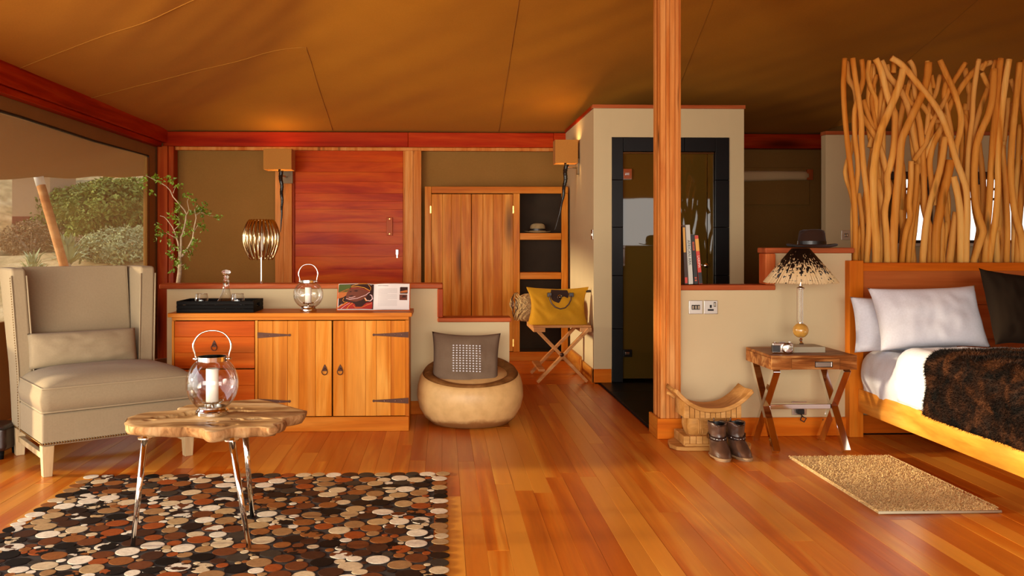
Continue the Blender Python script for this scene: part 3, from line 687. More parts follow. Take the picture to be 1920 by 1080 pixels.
def ztop(x, y):
    z = TZ+.0035*noise.noise(Vector((x*9, y*20, 0)))
    for px_, py_, a, b in pits:
        d = ((x-px_+.012*noise.noise(Vector((x*30, y*30, 7))))/a)**2+((y-py_+.012*noise.noise(Vector((x*30, y*30, 1))))/b)**2
        if d < 1.2: z -= .034*min(1, max(0, (1.2-d)*2.5))
    return z
mb = MB(); R_ = 34
for k_ in range(R_+1):
    f = k_/R_
    for p in rs:
        x = cxx+(p[0]-cxx)*f; y = cyy+(p[1]-cyy)*f; mb.v.append((x, y, ztop(x, y)-(.004 if k_ == R_ else 0)))
for k_ in range(R_):
    for j in range(NO): j2 = (j+1) % NO; mb.f.append([k_*NO+j, k_*NO+j2, (k_+1)*NO+j2, (k_+1)*NO+j])
mb.build('slab_top', 'slab_wood', ct_, smooth=True)
mb = MB(); ed = [(1.0, -.003), (1.004, -.014), (.985, -.03), (.955, -.046), (.9, -.052), (0, -.054)]
for f, dz in ed:
    for j, p in enumerate(rs):
        q_ = 1+.05*noise.noise(Vector((p[0]*7, p[1]*7, dz*22)))*(1 if dz < -.01 else 0); th_ = 1+.3*noise.noise(Vector((p[0]*6, p[1]*6, 5)))
        mb.v.append((cxx+(p[0]-cxx)*f*q_, cyy+(p[1]-cyy)*f*q_, TZ+dz*(th_ if dz < -.005 else 1)))
for k_ in range(len(ed)-1):
    for j in range(NO): j2 = (j+1) % NO; mb.f.append([k_*NO+j, k_*NO+j2, (k_+1)*NO+j2, (k_+1)*NO+j])
mb.build('slab_edge', 'slab_bark', ct_, smooth=True)
for (a, b), (c, d) in (((272, 818), (249, 1027)), ((434, 822), (467, 1032)), ((458, 822), (473, 972))):
    f_ = G(c, d)-tc; f_.z = .0085; 
    # top of the leg: same height plane just under the slab, along the traced direction
    Yt = (f_.y+tc.y)*1.0; yy = Yt+(.06 if d > 1000 else -.05); tp_ = W(a, b, yy); 
    tpp = Vector((tp_.x-tc.x, yy-tc.y, .462))
    dr_ = (tpp-f_).normalized(); f_ = Vector((f_.x, f_.y, .0085))
    lg = MB().tube([f_, f_+(tpp-f_)*.5, tpp], [.0105, .0125, .0145], 16).build('leg', 'chrome', ct_, smooth=True)
    MB().lathe([(.032, .452), (.032, .458)], 16, (tpp.x, tpp.y, 0)).build('leg_plate', 'steel', lg)
# ================================================================== LANTERNS
def lantern(name, lab, base, R, Hg, rim, rz=0, ringh=.014, hscale=1.0, candle_h=.13, tilt=0, group='globe lanterns'):
    t = thing(name, lab, 'lantern', base, rz, group)
    MB().lathe([(rim*1.10, 0), (rim*1.14, .004), (rim*1.14, ringh), (rim*1.05, ringh+.004), (rim*.98, ringh+.012), (rim*.98, ringh+.02), (rim*.9, ringh+.02), (rim*.9, .006), (0, .006)], 40).build('base_ring', 'chrome', t, smooth=False, bevel=.001, seg=1)
    zb_ = ringh+.014; zc_ = zb_+Hg/2; pr = []
    a0 = math.asin(min(1, rim*.97/R)); n_ = 26; vs_ = (Hg/2)/math.cos(a0)
    for i in range(n_+1):
        a = PI-a0-(PI-2*a0)*i/n_; pr.append((R*math.sin(a), zc_+vs_*math.cos(a)))
    MB().shell(pr, 48).build('glass_globe', 'thin_glass', t, smooth=True)
    zt_ = zc_+Hg/2
    MB().lathe([(rim*.98, zt_-.006), (rim*1.05, zt_-.006), (rim*1.05, zt_+ringh*.75), (rim*.98, zt_+ringh*.75), (rim*.94, zt_+ringh*.75), (rim*.94, zt_-.006)], 40).build('rim_ring', 'chrome', t)
    cp_ = MB().lathe([(.004, .006), (.004, zb_+.022)], 10).lathe([(0, zb_+.02), (rim*.66, zb_+.022), (rim*.78, zb_+.030), (rim*.80, zb_+.031), (rim*.66, zb_+.026), (0, zb_+.026)], 30).build('candle_plate', 'chrome', t, smooth=True)
    MB().lathe([(rim*.43, zb_+.0275), (rim*.43, zb_+candle_h), (rim*.40, zb_+candle_h+.003), (rim*.3, zb_+candle_h-.002), (0, zb_+candle_h-.003)], 28).build('candle', 'wax', t, smooth=True, bevel=0)
    hr = rim*1.03; zh = zt_+.004; pts = []
    for sx in (-1, 1): MB().tube([(sx*hr*.98, 0, zh), (sx*hr*1.06, 0, zh), (sx*hr*1.12, 0, zh), (sx*hr*1.17, 0, zh), (sx*hr*1.28, 0, zh)], [.004, .004, .009, .006, .0045], 12).build('handle_pin', 'chrome', t, smooth=True)
    prof = [(-1.10, .0), (-1.14, .18), (-1.24, .36), (-1.26, .52), (-1.14, .72), (-.86, .92), (-.5, 1.03), (0, 1.07)]
    prof = prof+[(-x, z) for x, z in prof[:-1][::-1]]
    rr = [.0028, .0034, .005, .0056, .0042, .0036, .0034, .0034]; rr = rr+rr[:-1][::-1]
    # smooth the handle curve
    P = [Vector((x*hr, 0, zh+z*hscale)) for x, z in prof]; pp, r2 = [], []
    for i in range(len(P)-1):
        a, b, c, d = P[max(i-1, 0)], P[i], P[i+1], P[min(i+2, len(P)-1)]
        for s_ in range(4):
            u = s_/4; pp.append(.5*((2*b)+(-a+c)*u+(2*a-5*b+4*c-d)*u*u+(-a+3*b-3*c+d)*u**3)); r2.append(rr[i]*(1-u)+rr[i+1]*u)
    pp.append(P[-1]); r2.append(rr[-1])
    MB().tube(pp, r2, 10).build('handle', 'chrome', t, smooth=True); return t
lb = G(398, 777, TZ+.002)
lantern('glass_lantern', 'round glass lantern with a white candle, standing on the root slab table', (lb.x, lb.y, TZ+.001), .120, .222, .066, math.radians(4), .020, .122, .178)
lb2 = G(578, 582.5, .823); 
lantern('glass_lantern', 'smaller round glass lantern with a white candle, standing on the sideboard', (lb2.x, lb2.y-.0, .8195), .104, .175, .052, math.radians(-3), .016, .112, .135)
# ================================================================== ROUND HIDE RUG
rug = thing('hide_rug', 'patchwork rug of round brown, white and black cowhide pieces under the table', 'rug', (-.97, 4.1, 0))
RX0, RX1, RY0, RY1 = -1.985, .03, 3.12, 5.13
MB().box(RX0+.07+.97, RX1-.07+.97, RY0-4.1+.05, RY1-4.1-.05, .0008, .003).build('backing', 'rug_backing', rug)
rr_ = random.Random(11); circ = []; cell = {}
def near(x, y, r):
    i, j = int(x/.12), int(y/.12)
    for a in (-1, 0, 1):
        for b in (-1, 0, 1):
            for c in cell.get((i+a, j+b), ()):
                if math.hypot(c[0]-x, c[1]-y) < (c[2]+r)*.965: return True
    return False
def put(x, y, r): circ.append((x, y, r)); cell.setdefault((int(x/.12), int(y/.12)), []).append((x, y, r))
x = RX0+.05   # tidy outer rows first
for side in range(4):
    s_ = .0
    Lx = (RX1-RX0) if side < 2 else (RY1-RY0)
    while s_ < Lx-.06:
        r = rr_.choice((.046, .04, .034, .043)); s_ += r
        p = ((RX0+s_, RY1-r) if side == 0 else (RX0+s_, RY0+r) if side == 1 else (RX1-r, RY0+s_) if side == 2 else (RX0+r, RY0+s_))
        if not near(p[0], p[1], r*.96): put(p[0], p[1], r*.96)
        s_ += r*.98
for r, tries in ((.049, 5000), (.044, 5000), (.038, 7000), (.031, 9000), (.025, 12000), (.019, 14000), (.014, 9000)):
    for _ in range(tries):
        x = rr_.uniform(RX0+r, RX1-r); y = rr_.uniform(RY0+r, RY1-r)
        if not near(x, y, r): put(x, y, r)
def disc(mb, x, y, r, z, rn, n=18):
    b = len(mb.v); a0 = rn.random()*6; e = 1+rn.uniform(-.06, .06); tx, ty = rn.uniform(-.02, .02), rn.uniform(-.02, .02)
    for f, zz in ((1.0, .0), (1.0, .0012), (.93, .0017)):
        for i in range(n):
            a = a0+2*PI*i/n; dx, dy = r*f*math.cos(a)*e, r*f*math.sin(a)/e; mb.v.append((x+dx, y+dy, z+zz+dx*tx+dy*ty))
    for k_ in range(2):
        for i in range(n): j = (i+1) % n; mb.f.append([b+k_*n+i, b+k_*n+j, b+(k_+1)*n+j, b+(k_+1)*n+i])
    mb.f.append([b+2*n+i for i in range(n)]); mb.f.append([b+i for i in range(n)][::-1])
def inview(c):
    t_ = Vector((c[0], c[1], 0)); zc_ = c[1]*math.cos(PSI)+c[0]*math.sin(PSI); px_ = CX+F*(c[0]*math.cos(PSI)-c[1]*math.sin(PSI))/zc_; py_ = CY+F*H/zc_
    return -10 < px_ < 1930 and py_ < 1090, c[2]/zc_
vis = [c for c in circ if inview(c)[0]]; hid = [c for c in circ if not inview(c)[0]]
vis.sort(key=lambda c: -inview(c)[1]); big, rest = vis[:299], vis[299:]+hid
for c in big:
    mb = MB(); disc(mb, 0, 0, c[2], 0, rr_, 24); o = mb.build('hide_disc', 'cowhide', rug, smooth=False); o.location = (c[0]+.97, c[1]-4.1, .0032+rr_.random()*.0022)
mb = MB()
for c in rest: disc(mb, c[0]+.97, c[1]-4.1, c[2], .0032+rr_.random()*.0022, rr_, 16)
mb.build('small_hide_discs', 'cowhide_island', rug)['kind'] = 'stuff'
# ================================================================== SIDEBOARD
SY, SBK = 6.273, 6.68; SX0, SX1 = W(322, 600, SY).x, -.232
sb = thing('sideboard', 'orange wooden sideboard with iron strap hinges, against the low left wall', 'cabinet', ((SX0+SX1)/2, SY, 0))
cx0 = sb.location.x
def sX(px): return W(px, 700, SY).x-cx0
def sZ(py): return H+(455-py)*(SY*math.cos(PSI)-.8*math.sin(PSI))/F
l, r = SX0-cx0, SX1-cx0
MB().box(l-.022, r+.022, -.025, .40, .790, .818).build('top', 'cabinet_wood_x', sb, bevel=.004)
zR, zP = .765, sZ(781)
c_ = MB().box(l, l+.02, .02, .395, .0, .789).box(r-.02, r, .02, .395, .0, .789).box(l+.02, r-.02, .38, .395, .0, .789).box(l+.02, r-.02, .02, .38, zP-.03, zP-.012).build('body', 'cabinet_wood_z', sb)
MB().box(l, r, 0, .02, zR+.003, .789).build('top_rail', 'cabinet_wood_x', sb, bevel=.002)
MB().box(sX(327), r, 0, .02, .0, zP-.003).build('plinth', 'cabinet_wood_x', sb, bevel=.003)
MB().box(l, sX(326.5), 0, .02, 0, zR).build('stile', 'cabinet_wood_z', sb, bevel=.002)
MB().box(sX(760), r, 0, .02, zP, zR).build('stile', 'cabinet_wood_z', sb, bevel=.002)
MB().box(sX(478), sX(483), .004, .02, zP, zR).build('stile', 'cabinet_wood_z', sb, bevel=.002)
def pull(par, x, z, y=-.001):
    o = MB().prism_y([(x, z+.034), (x-.012, z+.012), (x-.018, z-.004), (x-.012, z-.014), (x+.012, z-.014), (x+.018, z-.004), (x+.012, z+.012)], y-.004, y).build('pull_plate', 'iron', par, bevel=.001, seg=1)
    MB().tube([(x+.019*math.sin(a)*(1 if math.cos(a) < .3 else .75), y-.010, z-.016+.022*math.cos(a)) for a in [2*PI*i/24 for i in range(24)]], .0032, 8, closed=True).build('ring_pull', 'iron', par, smooth=True)
    MB().lathe([(.006, 0), (.006, .012), (.003, .014)], 10).xf(Matrix.Translation((x, y, z+.004)) @ Matrix.Rotation(PI/2, 4, 'X')).build('pull_stud', 'iron', par, smooth=True)
zs_ = [zR-.003, sZ(690), zP+.002]
for i, (z1, z0) in enumerate(((zR-.003, sZ(690)), (sZ(692), zP+.002))):
    dd = D.objects.new('drawer', None); COL.objects.link(dd); dd.parent = sb
    n_ = 3; hh = (z1-z0)/n_
    for k_ in range(n_): MB().box(sX(327.5), sX(477), .0-.002*(k_ % 2), .018, z0+k_*hh+.0006, z0+(k_+1)*hh-.0006).build('board', 'drawer_wood_x', dd, bevel=.0015, seg=1)
    pull(dd, sX(402), (z0+z1)/2, -.003)
for (a, b, hx_, sgn, px_) in ((484, 622, 484, 1, 609), (624.5, 760, 765, -1, 638)):
    dd = D.objects.new('door', None); COL.objects.link(dd); dd.parent = sb; wq = [0, .2, .40, .55, .78, 1] if sgn > 0 else [0, .16, .45, .6, .8, 1]
    xa, xb_ = sX(a), sX(b)
    for f0, f1 in zip(wq, wq[1:]): MB().box(xa+(xb_-xa)*f0+.0006, xa+(xb_-xa)*f1-.0006, -.002*(int(f0*100) % 2), .018, zP+.003, zR-.003).build('board', 'cabinet_wood_z', dd, bevel=.0015, seg=1)
    for py_ in (628, 752):
        z_ = sZ(py_); e_ = xa-.004 if sgn > 0 else xb_+.022; tip = sX(543) if sgn > 0 else sX(701)
        pts = [(e_, z_+.020), (e_+sgn*.03, z_+.018), (tip-sgn*.012, z_+.006)]+[(tip+.010*math.cos(t_), z_+.010*math.sin(t_)) for t_ in ([2.4, 1.2, 0, -1.2, -2.4] if sgn > 0 else [.7, 1.9, PI, -1.9, -.7])]+[(tip-sgn*.012, z_-.006), (e_+sgn*.03, z_-.018), (e_, z_-.020)]
        if sgn < 0: pts = pts
        hg = MB().prism_y(pts, -.007, -.0035).build('strap_hinge', 'iron', dd)
        for q_ in (.2, .38, .7): MB().lathe([(.004, 0), (.003, .0025), (0, .003)], 8).xf(Matrix.Translation((e_+(tip-e_)*q_, -.007, z_)) @ Matrix.Rotation(PI/2, 4, 'X')).build('rivet', 'steel', hg, smooth=True)
    pull(dd, sX(px_), sZ(692), -.003)
# ---- tray, glasses, decanter
q0, q1 = G(337, 586, .82), G(470, 586, .82); 
tr_ = thing('serving_tray', 'black wooden serving tray with cut-out handles on the sideboard', 'tray', ((q0.x+q1.x)/2, 6.285, .8185))
w_ = (q1.x-q0.x)/2+.012; tl = w_*2; td = .33; sk = 0.0
MB().box(-w_, w_, .006, td-.006, 0, .008).build('tray_floor', 'black_wood', tr_)
for y0 in (0, td-.012): 
    for z0 in (0, .027, .054): MB().box(-w_-.008, w_+.008, y0, y0+.012, z0+.0005, z0+.026).build('side_slat', 'black_wood', tr_, bevel=.002, seg=1)
for sx in (-1, 1):
    x0 = sx*w_; e = MB().box(x0-.006, x0+.006, .012, td-.012, 0, .03).box(x0-.006, x0+.006, .012, td-.012, .06, .08).box(x0-.006, x0+.006, .012, td*.34, .03, .06).box(x0-.006, x0+.006, td*.66, td-.012, .03, .06)
    e.build('end_board', 'black_wood', tr_)
def tumbler(px, lab):
    b = W(px, 566, 6.39); t = thing('glass_tumbler', lab, 'glass', (b.x, 6.39, .827), 0, 'tumblers on the tray')
    MB().shell([(.0, .003), (.034, .003), (.046, .034), (.049, .056), (.045, .088), (.039, .116)], 32).build('glass', 'thin_glass', t, smooth=True)
    MB().lathe([(.030, .0), (.038, .010), (.0455, .034), (.0, .036)], 32).build('thick_bottom', 'clear_crystal', t, smooth=True)
    MB().tube([(.039*math.cos(a), .039*math.sin(a), .116) for a in [2*PI*i/32 for i in range(32)]], .0012, 6, closed=True).build('rim', 'clear_crystal', t, smooth=True)
tumbler(378, 'small clear glass tumbler left of the decanter on the black tray'); tumbler(446, 'small clear glass tumbler right of the decanter on the black tray')
b = W(424, 566, 6.47); t = thing('glass_decanter', 'clear conical glass decanter with round stopper on the black tray', 'decanter', (b.x, 6.47, .827))
MB().shell([(0, .003), (.088, .003), (.092, .01), (.086, .022), (.052, .075), (.030, .12), (.023, .16), (.021, .19), (.026, .205), (.031, .21)], 36).build('body', 'thin_glass', t, smooth=True)
MB().lathe([(.084, .0), (.09, .006), (.084, .018), (0, .019)], 36).build('thick_bottom', 'clear_crystal', t, smooth=True)
MB().lathe([(.017, .178), (.019, .212), (.012, .225), (.020, .232), (.012, .238), (.026, .250), (.032, .262), (.028, .275), (.014, .283), (0, .285)], 28).build('stopper', 'clear_crystal', t, smooth=True)
# ================================================================== OPEN BOOK
bk0 = W(635, 578, 6.50); bk1 = W(768, 576, 6.5); bx = (bk0.x+bk1.x)/2; bw = (bk1.x-bk0.x); bh = .195
ob = thing('open_picture_book', 'large open picture book propped upright on the sideboard with portrait page left', 'book', (bx, 6.43, .8185)); TILT = Matrix.Rotation(math.radians(-24), 4, 'X')
gut = (702-635)/(768-635)*bw-bw/2
def leaf(x0, x1, side, lift=.012):
    def fn(u, v):
        x = x0+(x1-x0)*u; d = abs(x-gut)/abs((x0 if side < 0 else x1)-gut); c = lift*math.sin(min(1, d*1.6)*PI*.5+.0)*math.exp(-d*1.2)*1.9
        return (x, -.006-c, .004+v*bh+.006*math.sin(d*PI)*(v-.5)*0)
    return fn
def bookgeo(name, fn, mat, dy=0, par=None):
    mb = MB().grid(fn, 24, 2); mb.v = [(x, y+dy, z) for x, y, z in mb.v]; return mb.xf(TILT).build(name, mat, par, smooth=True)
MB().box(-bw/2-.008, bw/2+.006, 0, .004, 0, bh+.01).xf(TILT).build('cover', 'drawer_wood_x', ob, bevel=.001, seg=1)
pgl = MB().grid(leaf(-bw/2, gut, -1), 20, 2); 
for i, (x0, x1, sd) in enumerate(((-bw/2, gut, -1), (gut, bw/2, 1))):
    f0 = leaf(x0, x1, sd); mb = MB()
    mb.grid(f0, 24, 2); off = len(mb.v); mb.grid(lambda u, v: (x0+(x1-x0)*u, -.0005, .004+v*bh), 24, 2)
    for u in range(24):
        a, b2 = u*3, (u+1)*3; mb.f.append([a, b2, off+b2, off+a]); mb.f.append([a+2, b2+2, off+b2+2, off+a+2])
    for u in (0, 24):
        for v in (0, 1): a = u*3+v; mb.f.append([a, a+1, off+a+1, off+a])
    mb.xf(TILT).build('page_block', 'white_page', ob, smooth=False)
def pr_poly(pts, mat, lay, par, name, side=-1):
    """flat print: polygon in page units (0..1, 0..1) laid on the curved page"""
    x0, x1 = (-bw/2, gut) if side < 0 else (gut, bw/2); f0 = leaf(x0, x1, side); mb = MB()
    # subdivide along x by fan triangles from centroid keeps it on the page closely
    cx_ = sum(p[0] for p in pts)/len(pts); cy_ = sum(p[1] for p in pts)/len(pts)
    def P(u, v): q_ = f0(min(max(u, 0), 1), min(max(v, 0), 1)); return (q_[0], q_[1]-.0006-.0004*lay, q_[2])
    dense = resamp(pts, max(24, len(pts))); rings = 6
    for k_ in range(rings+1):
        f = k_/rings
        for p in dense: mb.v.append(P(cx_+(p[0]-cx_)*f, cy_+(p[1]-cy_)*f))
    m = len(dense)
    for k_ in range(rings):
        for j in range(m): j2 = (j+1) % m; mb.f.append([k_*m+j, k_*m+j2, (k_+1)*m+j2, (k_+1)*m+j])
    return mb.xf(TILT).build(name, mat, par, smooth=True)
def pr_line(pts, r, mat, lay, par, name, side=-1):
    x0, x1 = (-bw/2, gut) if side < 0 else (gut, bw/2); f0 = leaf(x0, x1, side)
    pp = []
    for i in range(len(pts)-1):
        for s_ in range(6): u = s_/6; pp.append((pts[i][0]*(1-u)+pts[i+1][0]*u, pts[i][1]*(1-u)+pts[i+1][1]*u))
    pp.append(pts[-1]); mb = MB()
    for i, p in enumerate(pp):
        a = pp[max(i-1, 0)]; b2 = pp[min(i+1, len(pp)-1)]; d = Vector((b2[0]-a[0], b2[1]-a[1])); d = d.normalized() if d.length else Vector((1, 0)); nx, ny = -d.y*r, d.x*r
        for s_ in (1, -1): q_ = f0(min(max(p[0]+s_*nx, 0), 1), min(max(p[1]+s_*ny, 0), 1)); mb.v.append((q_[0], q_[1]-.0006-.0004*lay, q_[2]))
    for i in range(len(pp)-1): mb.f.append([2*i, 2*i+1, 2*i+3, 2*i+2])
    return mb.xf(TILT).build(name, mat, par)
for nm, cc in (('print_green', (70, 84, 30)), ('print_tan', (176, 98, 44)), ('print_skin', (104, 52, 34)), ('print_dark', (44, 16, 10)), ('print_red', (158, 34, 24)), ('print_gold', (226, 150, 40)), ('print_pale', (226, 190, 190)), ('print_grey', (170, 162, 160)), ('print_teal', (60, 40, 20))): plain(nm, cc, .5)
def U(x, y): return ((x-400)/600, (635-y)/462)   # crop pixels of the photographed page to page units
pic = pr_poly([(.02, .02), (.02, .98), (.5, .985), (.985, .985), (.985, .02)], 'print_dark', 0, ob, 'portrait_print')
def pp_(pts, mat, lay): pr_poly([U(*p) for p in pts], mat, lay, pic, 'print_shape')
pp_([(405, 330), (400, 440), (480, 420), (540, 380), (580, 300), (590, 250)], 'print_tan', 1)
pp_([(405, 190), (402, 330), (560, 320), (600, 240), (610, 190)], 'print_green', 1)
pp_([(600, 260), (560, 310), (535, 370), (540, 440), (580, 480), (700, 500), (800, 470), (880, 400), (920, 320), (880, 240), (760, 230), (660, 235)], 'print_skin', 2)
pp_([(620, 225), (700, 190), (860, 175), (960, 200), (985, 330), (900, 290), (780, 250)], 'print_dark', 3)
pp_([(375, 625), (470, 540), (560, 500), (660, 520), (760, 600), (860, 560), (975, 480), (980, 625)], 'print_red', 2)
for pts, mat, r in (([(610, 235), (720, 225), (840, 250), (930, 300)], 'print_gold', .016), ([(600, 262), (720, 250), (850, 280), (930, 320)], 'print_red', .014), ([(930, 320), (860, 380), (720, 440), (600, 455), (535, 440)], 'print_pale', .013), ([(620, 215), (740, 180), (880, 175)], 'print_gold', .012),
                    ([(900, 190), (940, 240), (940, 290)], 'print_gold', .010), ([(850, 430), (880, 475), (940, 480), (975, 440), (960, 380), (930, 370)], 'print_pale', .022), ([(845, 430), (870, 480), (910, 470)], 'print_gold', .022), ([(500, 430), (480, 470), (510, 505), (570, 505)], 'print_gold', .008),
                    ([(380, 620), (470, 560), (560, 505)], 'print_gold', .014), ([(450, 630), (520, 570), (600, 520)], 'print_pale', .009), ([(550, 630), (590, 570), (650, 520)], 'print_gold', .012), ([(660, 560), (700, 610), (800, 600), (960, 520)], 'print_gold', .009), ([(400, 590), (480, 535)], 'print_pale', .008)):
    pr_line([U(*p) for p in pts], r*.62, mat, 4, pic, 'print_band')
pp_([(655, 305), (700, 290), (740, 305), (700, 322)], 'print_dark', 3); pp_([(585, 318), (610, 305), (628, 318), (606, 330)], 'print_dark', 3); pp_([(575, 395), (640, 380), (660, 395), (600, 410)], 'print_dark', 3); pr_line([U(580, 418), U(630, 425), U(690, 405)], .008, 'print_pale', 4, pic, 'print_band'); pp_([(680, 520), (700, 585), (800, 590), (870, 520), (800, 480)], 'print_dark', 3)
MBp = pr_poly([(.73, .61), (.73, .87), (.95, .87), (.95, .61)], 'print_dark', 0, ob, 'small_print', 1); pr_poly([(.74, .64), (.74, .70), (.94, .76), (.94, .66)], 'print_tan', 1, MBp, 'print_shape', 1)
MBp = pr_poly([(.72, .36), (.72, .58), (.94, .58), (.94, .36)], 'print_skin', 0, ob, 'small_print', 1); pr_poly([(.78, .46), (.82, .54), (.90, .53), (.90, .46)], 'print_dark', 1, MBp, 'print_shape', 1)
mbt = MB()
f0 = leaf(gut, bw/2, 1)
for i in range(21):
    v = .80-i*.033; e = .66 if i not in (6, 13) else .4
    for u0 in [.12+k_*.03 for k_ in range(int((e-.12)/.03))]:
        q1_, q2_ = f0(u0, v), f0(u0+.024, v+.010); y_ = q1_[1]-.0007; b2 = len(mbt.v)
        mbt.v += [(q1_[0], y_, q1_[2]), (q2_[0], y_, q1_[2]), (q2_[0], y_, q2_[2]), (q1_[0], y_, q2_[2])]; mbt.f.append([b2, b2+1, b2+2, b2+3])
mbt.xf(TILT).build('print_lines', 'print_grey', ob)['kind'] = 'stuff'
pr_line([(.1, .93), (.2, .935), (.4, .915)], .006, 'print_dark', 0, ob, 'heading_print', 1)
# ================================================================== CARVED BOWL SEAT
bc = G(883, 806); BY = 6.54; bxw = W(882, 740, BY).x
bo = thing('carved_bowl_seat', 'round pale carved trunk seat hollowed like a bowl, beside the sideboard', 'seat', (bxw, BY, 0))
def bfn(p, a):
    back = math.sin(a)  # +1 at the back
    f = max(0, p.z-.15)/.3
    p = Vector((p.x*(1+.012*noise.noise(Vector((math.cos(a)*1.5, math.sin(a)*1.5, p.z*4)))), p.y*(1+.012*noise.noise(Vector((math.cos(a)*1.5, math.sin(a)*1.5, p.z*4+7)))), p.z+f*(.09*back)))
    p.y *= .86; return p
MB().lathe([(.24, 0), (.275, .008), (.325, .05), (.365, .12), (.383, .20), (.378, .28), (.362, .335), (.345, .362)], 64, fn=bfn).build('bowl', 'bowl_wood', bo, smooth=True, sub=0)
MB().lathe([(.345, .362), (.330, .382), (.308, .393), (.285, .388), (.262, .36), (.24, .31), (.19, .25), (.12, .215), (0, .205)], 64, fn=bfn).build('hollow_rim', 'bowl_rim', bo, smooth=True)
cu = thing('grey_cushion', 'grey brown square cushion with a grid of pale dots sitting in the carved bowl seat', 'cushion', (bxw-.045, BY-.115, .225), math.radians(-2))
T_ = Matrix.Translation((0, .02, 0)) @ Matrix.Rotation(math.radians(-20), 4, 'X') @ Matrix.Rotation(math.radians(1.5), 4, 'Y')
pillow_fn(.50, .45, .17, .13, .014, 9).xf(T_).build('cover', 'grey_cushion', cu, smooth=True, weld=True)
def puff(x, z, w=.50, h=.45, t=.17): a, b = x*2/w, z*2/h; return -t/2*(max(0, 1-abs(a)**2.6)*max(0, 1-abs(b)**2.6))**.5
dots = MB()
for i in range(9):
    for j in range(11):
        x = -.088+i*.0235+.0006*j; z = .105-j*.0185; y = puff(x, z)-.012
        s_ = len(dots.v); dots.lathe([(.0055, 0), (.0048, .003), (0, .0035)], 10); dots.xf(Matrix.Translation((x, y+.003, z+.225)) @ Matrix.Rotation(PI/2, 4, 'X') @ Matrix.Diagonal((1.25, .9, 1, 1)), s_)
for k_ in range(len(dots.v)//1): pass
o_ = dots.xf(T_).build('embroidered_dots', 'white_cotton', cu, smooth=True); o_['kind'] = 'stuff'
# ================================================================== WARDROBE
WYF = 9.93
def wx(px): return W(px, 455, WYF).x
def wz(py): return H+(455-py)*(WYF*math.cos(PSI)+.5*math.sin(PSI))/F
wa = thing('wardrobe', 'tall orange plank wardrobe with two doors and an open shelf side', 'wardrobe', (wx(932), WYF, 0)); c0 = wa.location.x
def bx_(n, a, b, y0, y1, z0, z1, m='cabinet_wood_z', p=None, bv=.003): return MB().box(wx(a)-c0, wx(b)-c0, y0, y1, z0, z1).build(n, m, p or wa, bevel=bv, seg=1)
ZT, ZB = wz(350), wz(660)
bx_('stile', 796.5, 808.5, 0, .03, 0, ZT); bx_('stile', 962.5, 974.5, 0, .03, ZB, wz(363)); bx_('stile', 1053, 1065, 0, .03, ZB, wz(363))
bx_('top_rail', 809, 1065, 0, .03, wz(362.5), ZT, 'cabinet_wood_x'); bx_('plinth', 809, 1065, 0, .03, 0, ZB-.002, 'cabinet_wood_x')
bx_('carcass_side', 797, 800, .031, .36, 0, ZT-.01); bx_('carcass_side', 1062, 1065, .031, .36, 0, ZT-.01); bx_('divider', 965, 968, .031, .35, ZB, ZT-.02)
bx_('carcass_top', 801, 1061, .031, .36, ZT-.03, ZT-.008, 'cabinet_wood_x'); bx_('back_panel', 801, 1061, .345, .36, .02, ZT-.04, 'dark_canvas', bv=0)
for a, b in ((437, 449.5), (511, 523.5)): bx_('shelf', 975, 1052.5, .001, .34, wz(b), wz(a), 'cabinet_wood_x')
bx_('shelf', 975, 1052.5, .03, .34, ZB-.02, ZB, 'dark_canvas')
for (a, b, fr) in ((809, 883.5, (0, .28, .50, .74, 1)), (884.5, 962, (0, .27, .52, .74, 1))):
    dd = D.objects.new('door', None); COL.objects.link(dd); dd.parent = wa
    for f0, f1 in zip(fr, fr[1:]): bx_('board', a+(b-a)*f0+.1, a+(b-a)*f1-.1, .002+.003*(int(f0*100) % 2), .026, ZB+.004, wz(364), p=dd)
    hx_ = 806 if a < 850 else 961
    for py_ in (393, 643): MB().box(wx(hx_)-c0, wx(hx_+2.6)-c0, -.004, .003, wz(py_+7), wz(py_-7)).build('hinge', 'brass', dd, bevel=.001, seg=1)
def hat(name, lab, base, rc, hc, brim, mat, tilt=(0, 0), rz=0, flat=1.0, curl=.02, bandmat='black_leather'):
    t = thing(name, lab, 'hat', base, rz)
    M_ = Matrix.Rotation(tilt[0], 4, 'X') @ Matrix.Rotation(tilt[1], 4, 'Y')
    def fn(p, a):
        r = math.hypot(p.x, p.y); q = Vector((p.x, p.y*.82, p.z))
        if r > rc*1.08: q.z += curl*(abs(math.cos(a))**2)*((r-rc)/(brim-rc))**1.5-.006*(abs(math.sin(a)))*((r-rc)/(brim-rc))
        if p.z > hc*.8: q.z -= .025*math.exp(-(p.x/(rc*.8))**2*0-(p.y/(rc*.35))**2)
        return M_ @ q
    o = MB().lathe([(rc*.9, .006), (brim, .006), (brim+.002, .009), (brim, .012), (rc*1.12, .013), (rc*1.02, .022), (rc*.99, hc*.4), (rc*.93, hc*.75), (rc*.88, hc*.93), (rc*.7, hc), (rc*.3, hc), (0, hc)], 48, fn=fn).build('felt', mat, t, smooth=True)
    MB().shell([(rc*1.025, .022), (rc*1.015, .045)], 48).xf(M_ @ Matrix.Diagonal((1, .82, 1, 1))).build('hat_band', bandmat, t, smooth=True)
    return t
p_ = W(1008, 436, 10.08); hat('felt_hat', 'pale tan felt hat lying on the upper shelf of the wardrobe', (p_.x, 10.08, wz(437)+.006), .088, .105, .145, 'felt_tan', curl=.008)
p_ = W(1520, 467, 6.12); hat('felt_hat', 'dark brown felt hat on the low wall behind the bedside lamp', (p_.x, 6.10, 1.2665), .096, .125, .172, 'felt_brown', rz=math.radians(8), curl=.016)
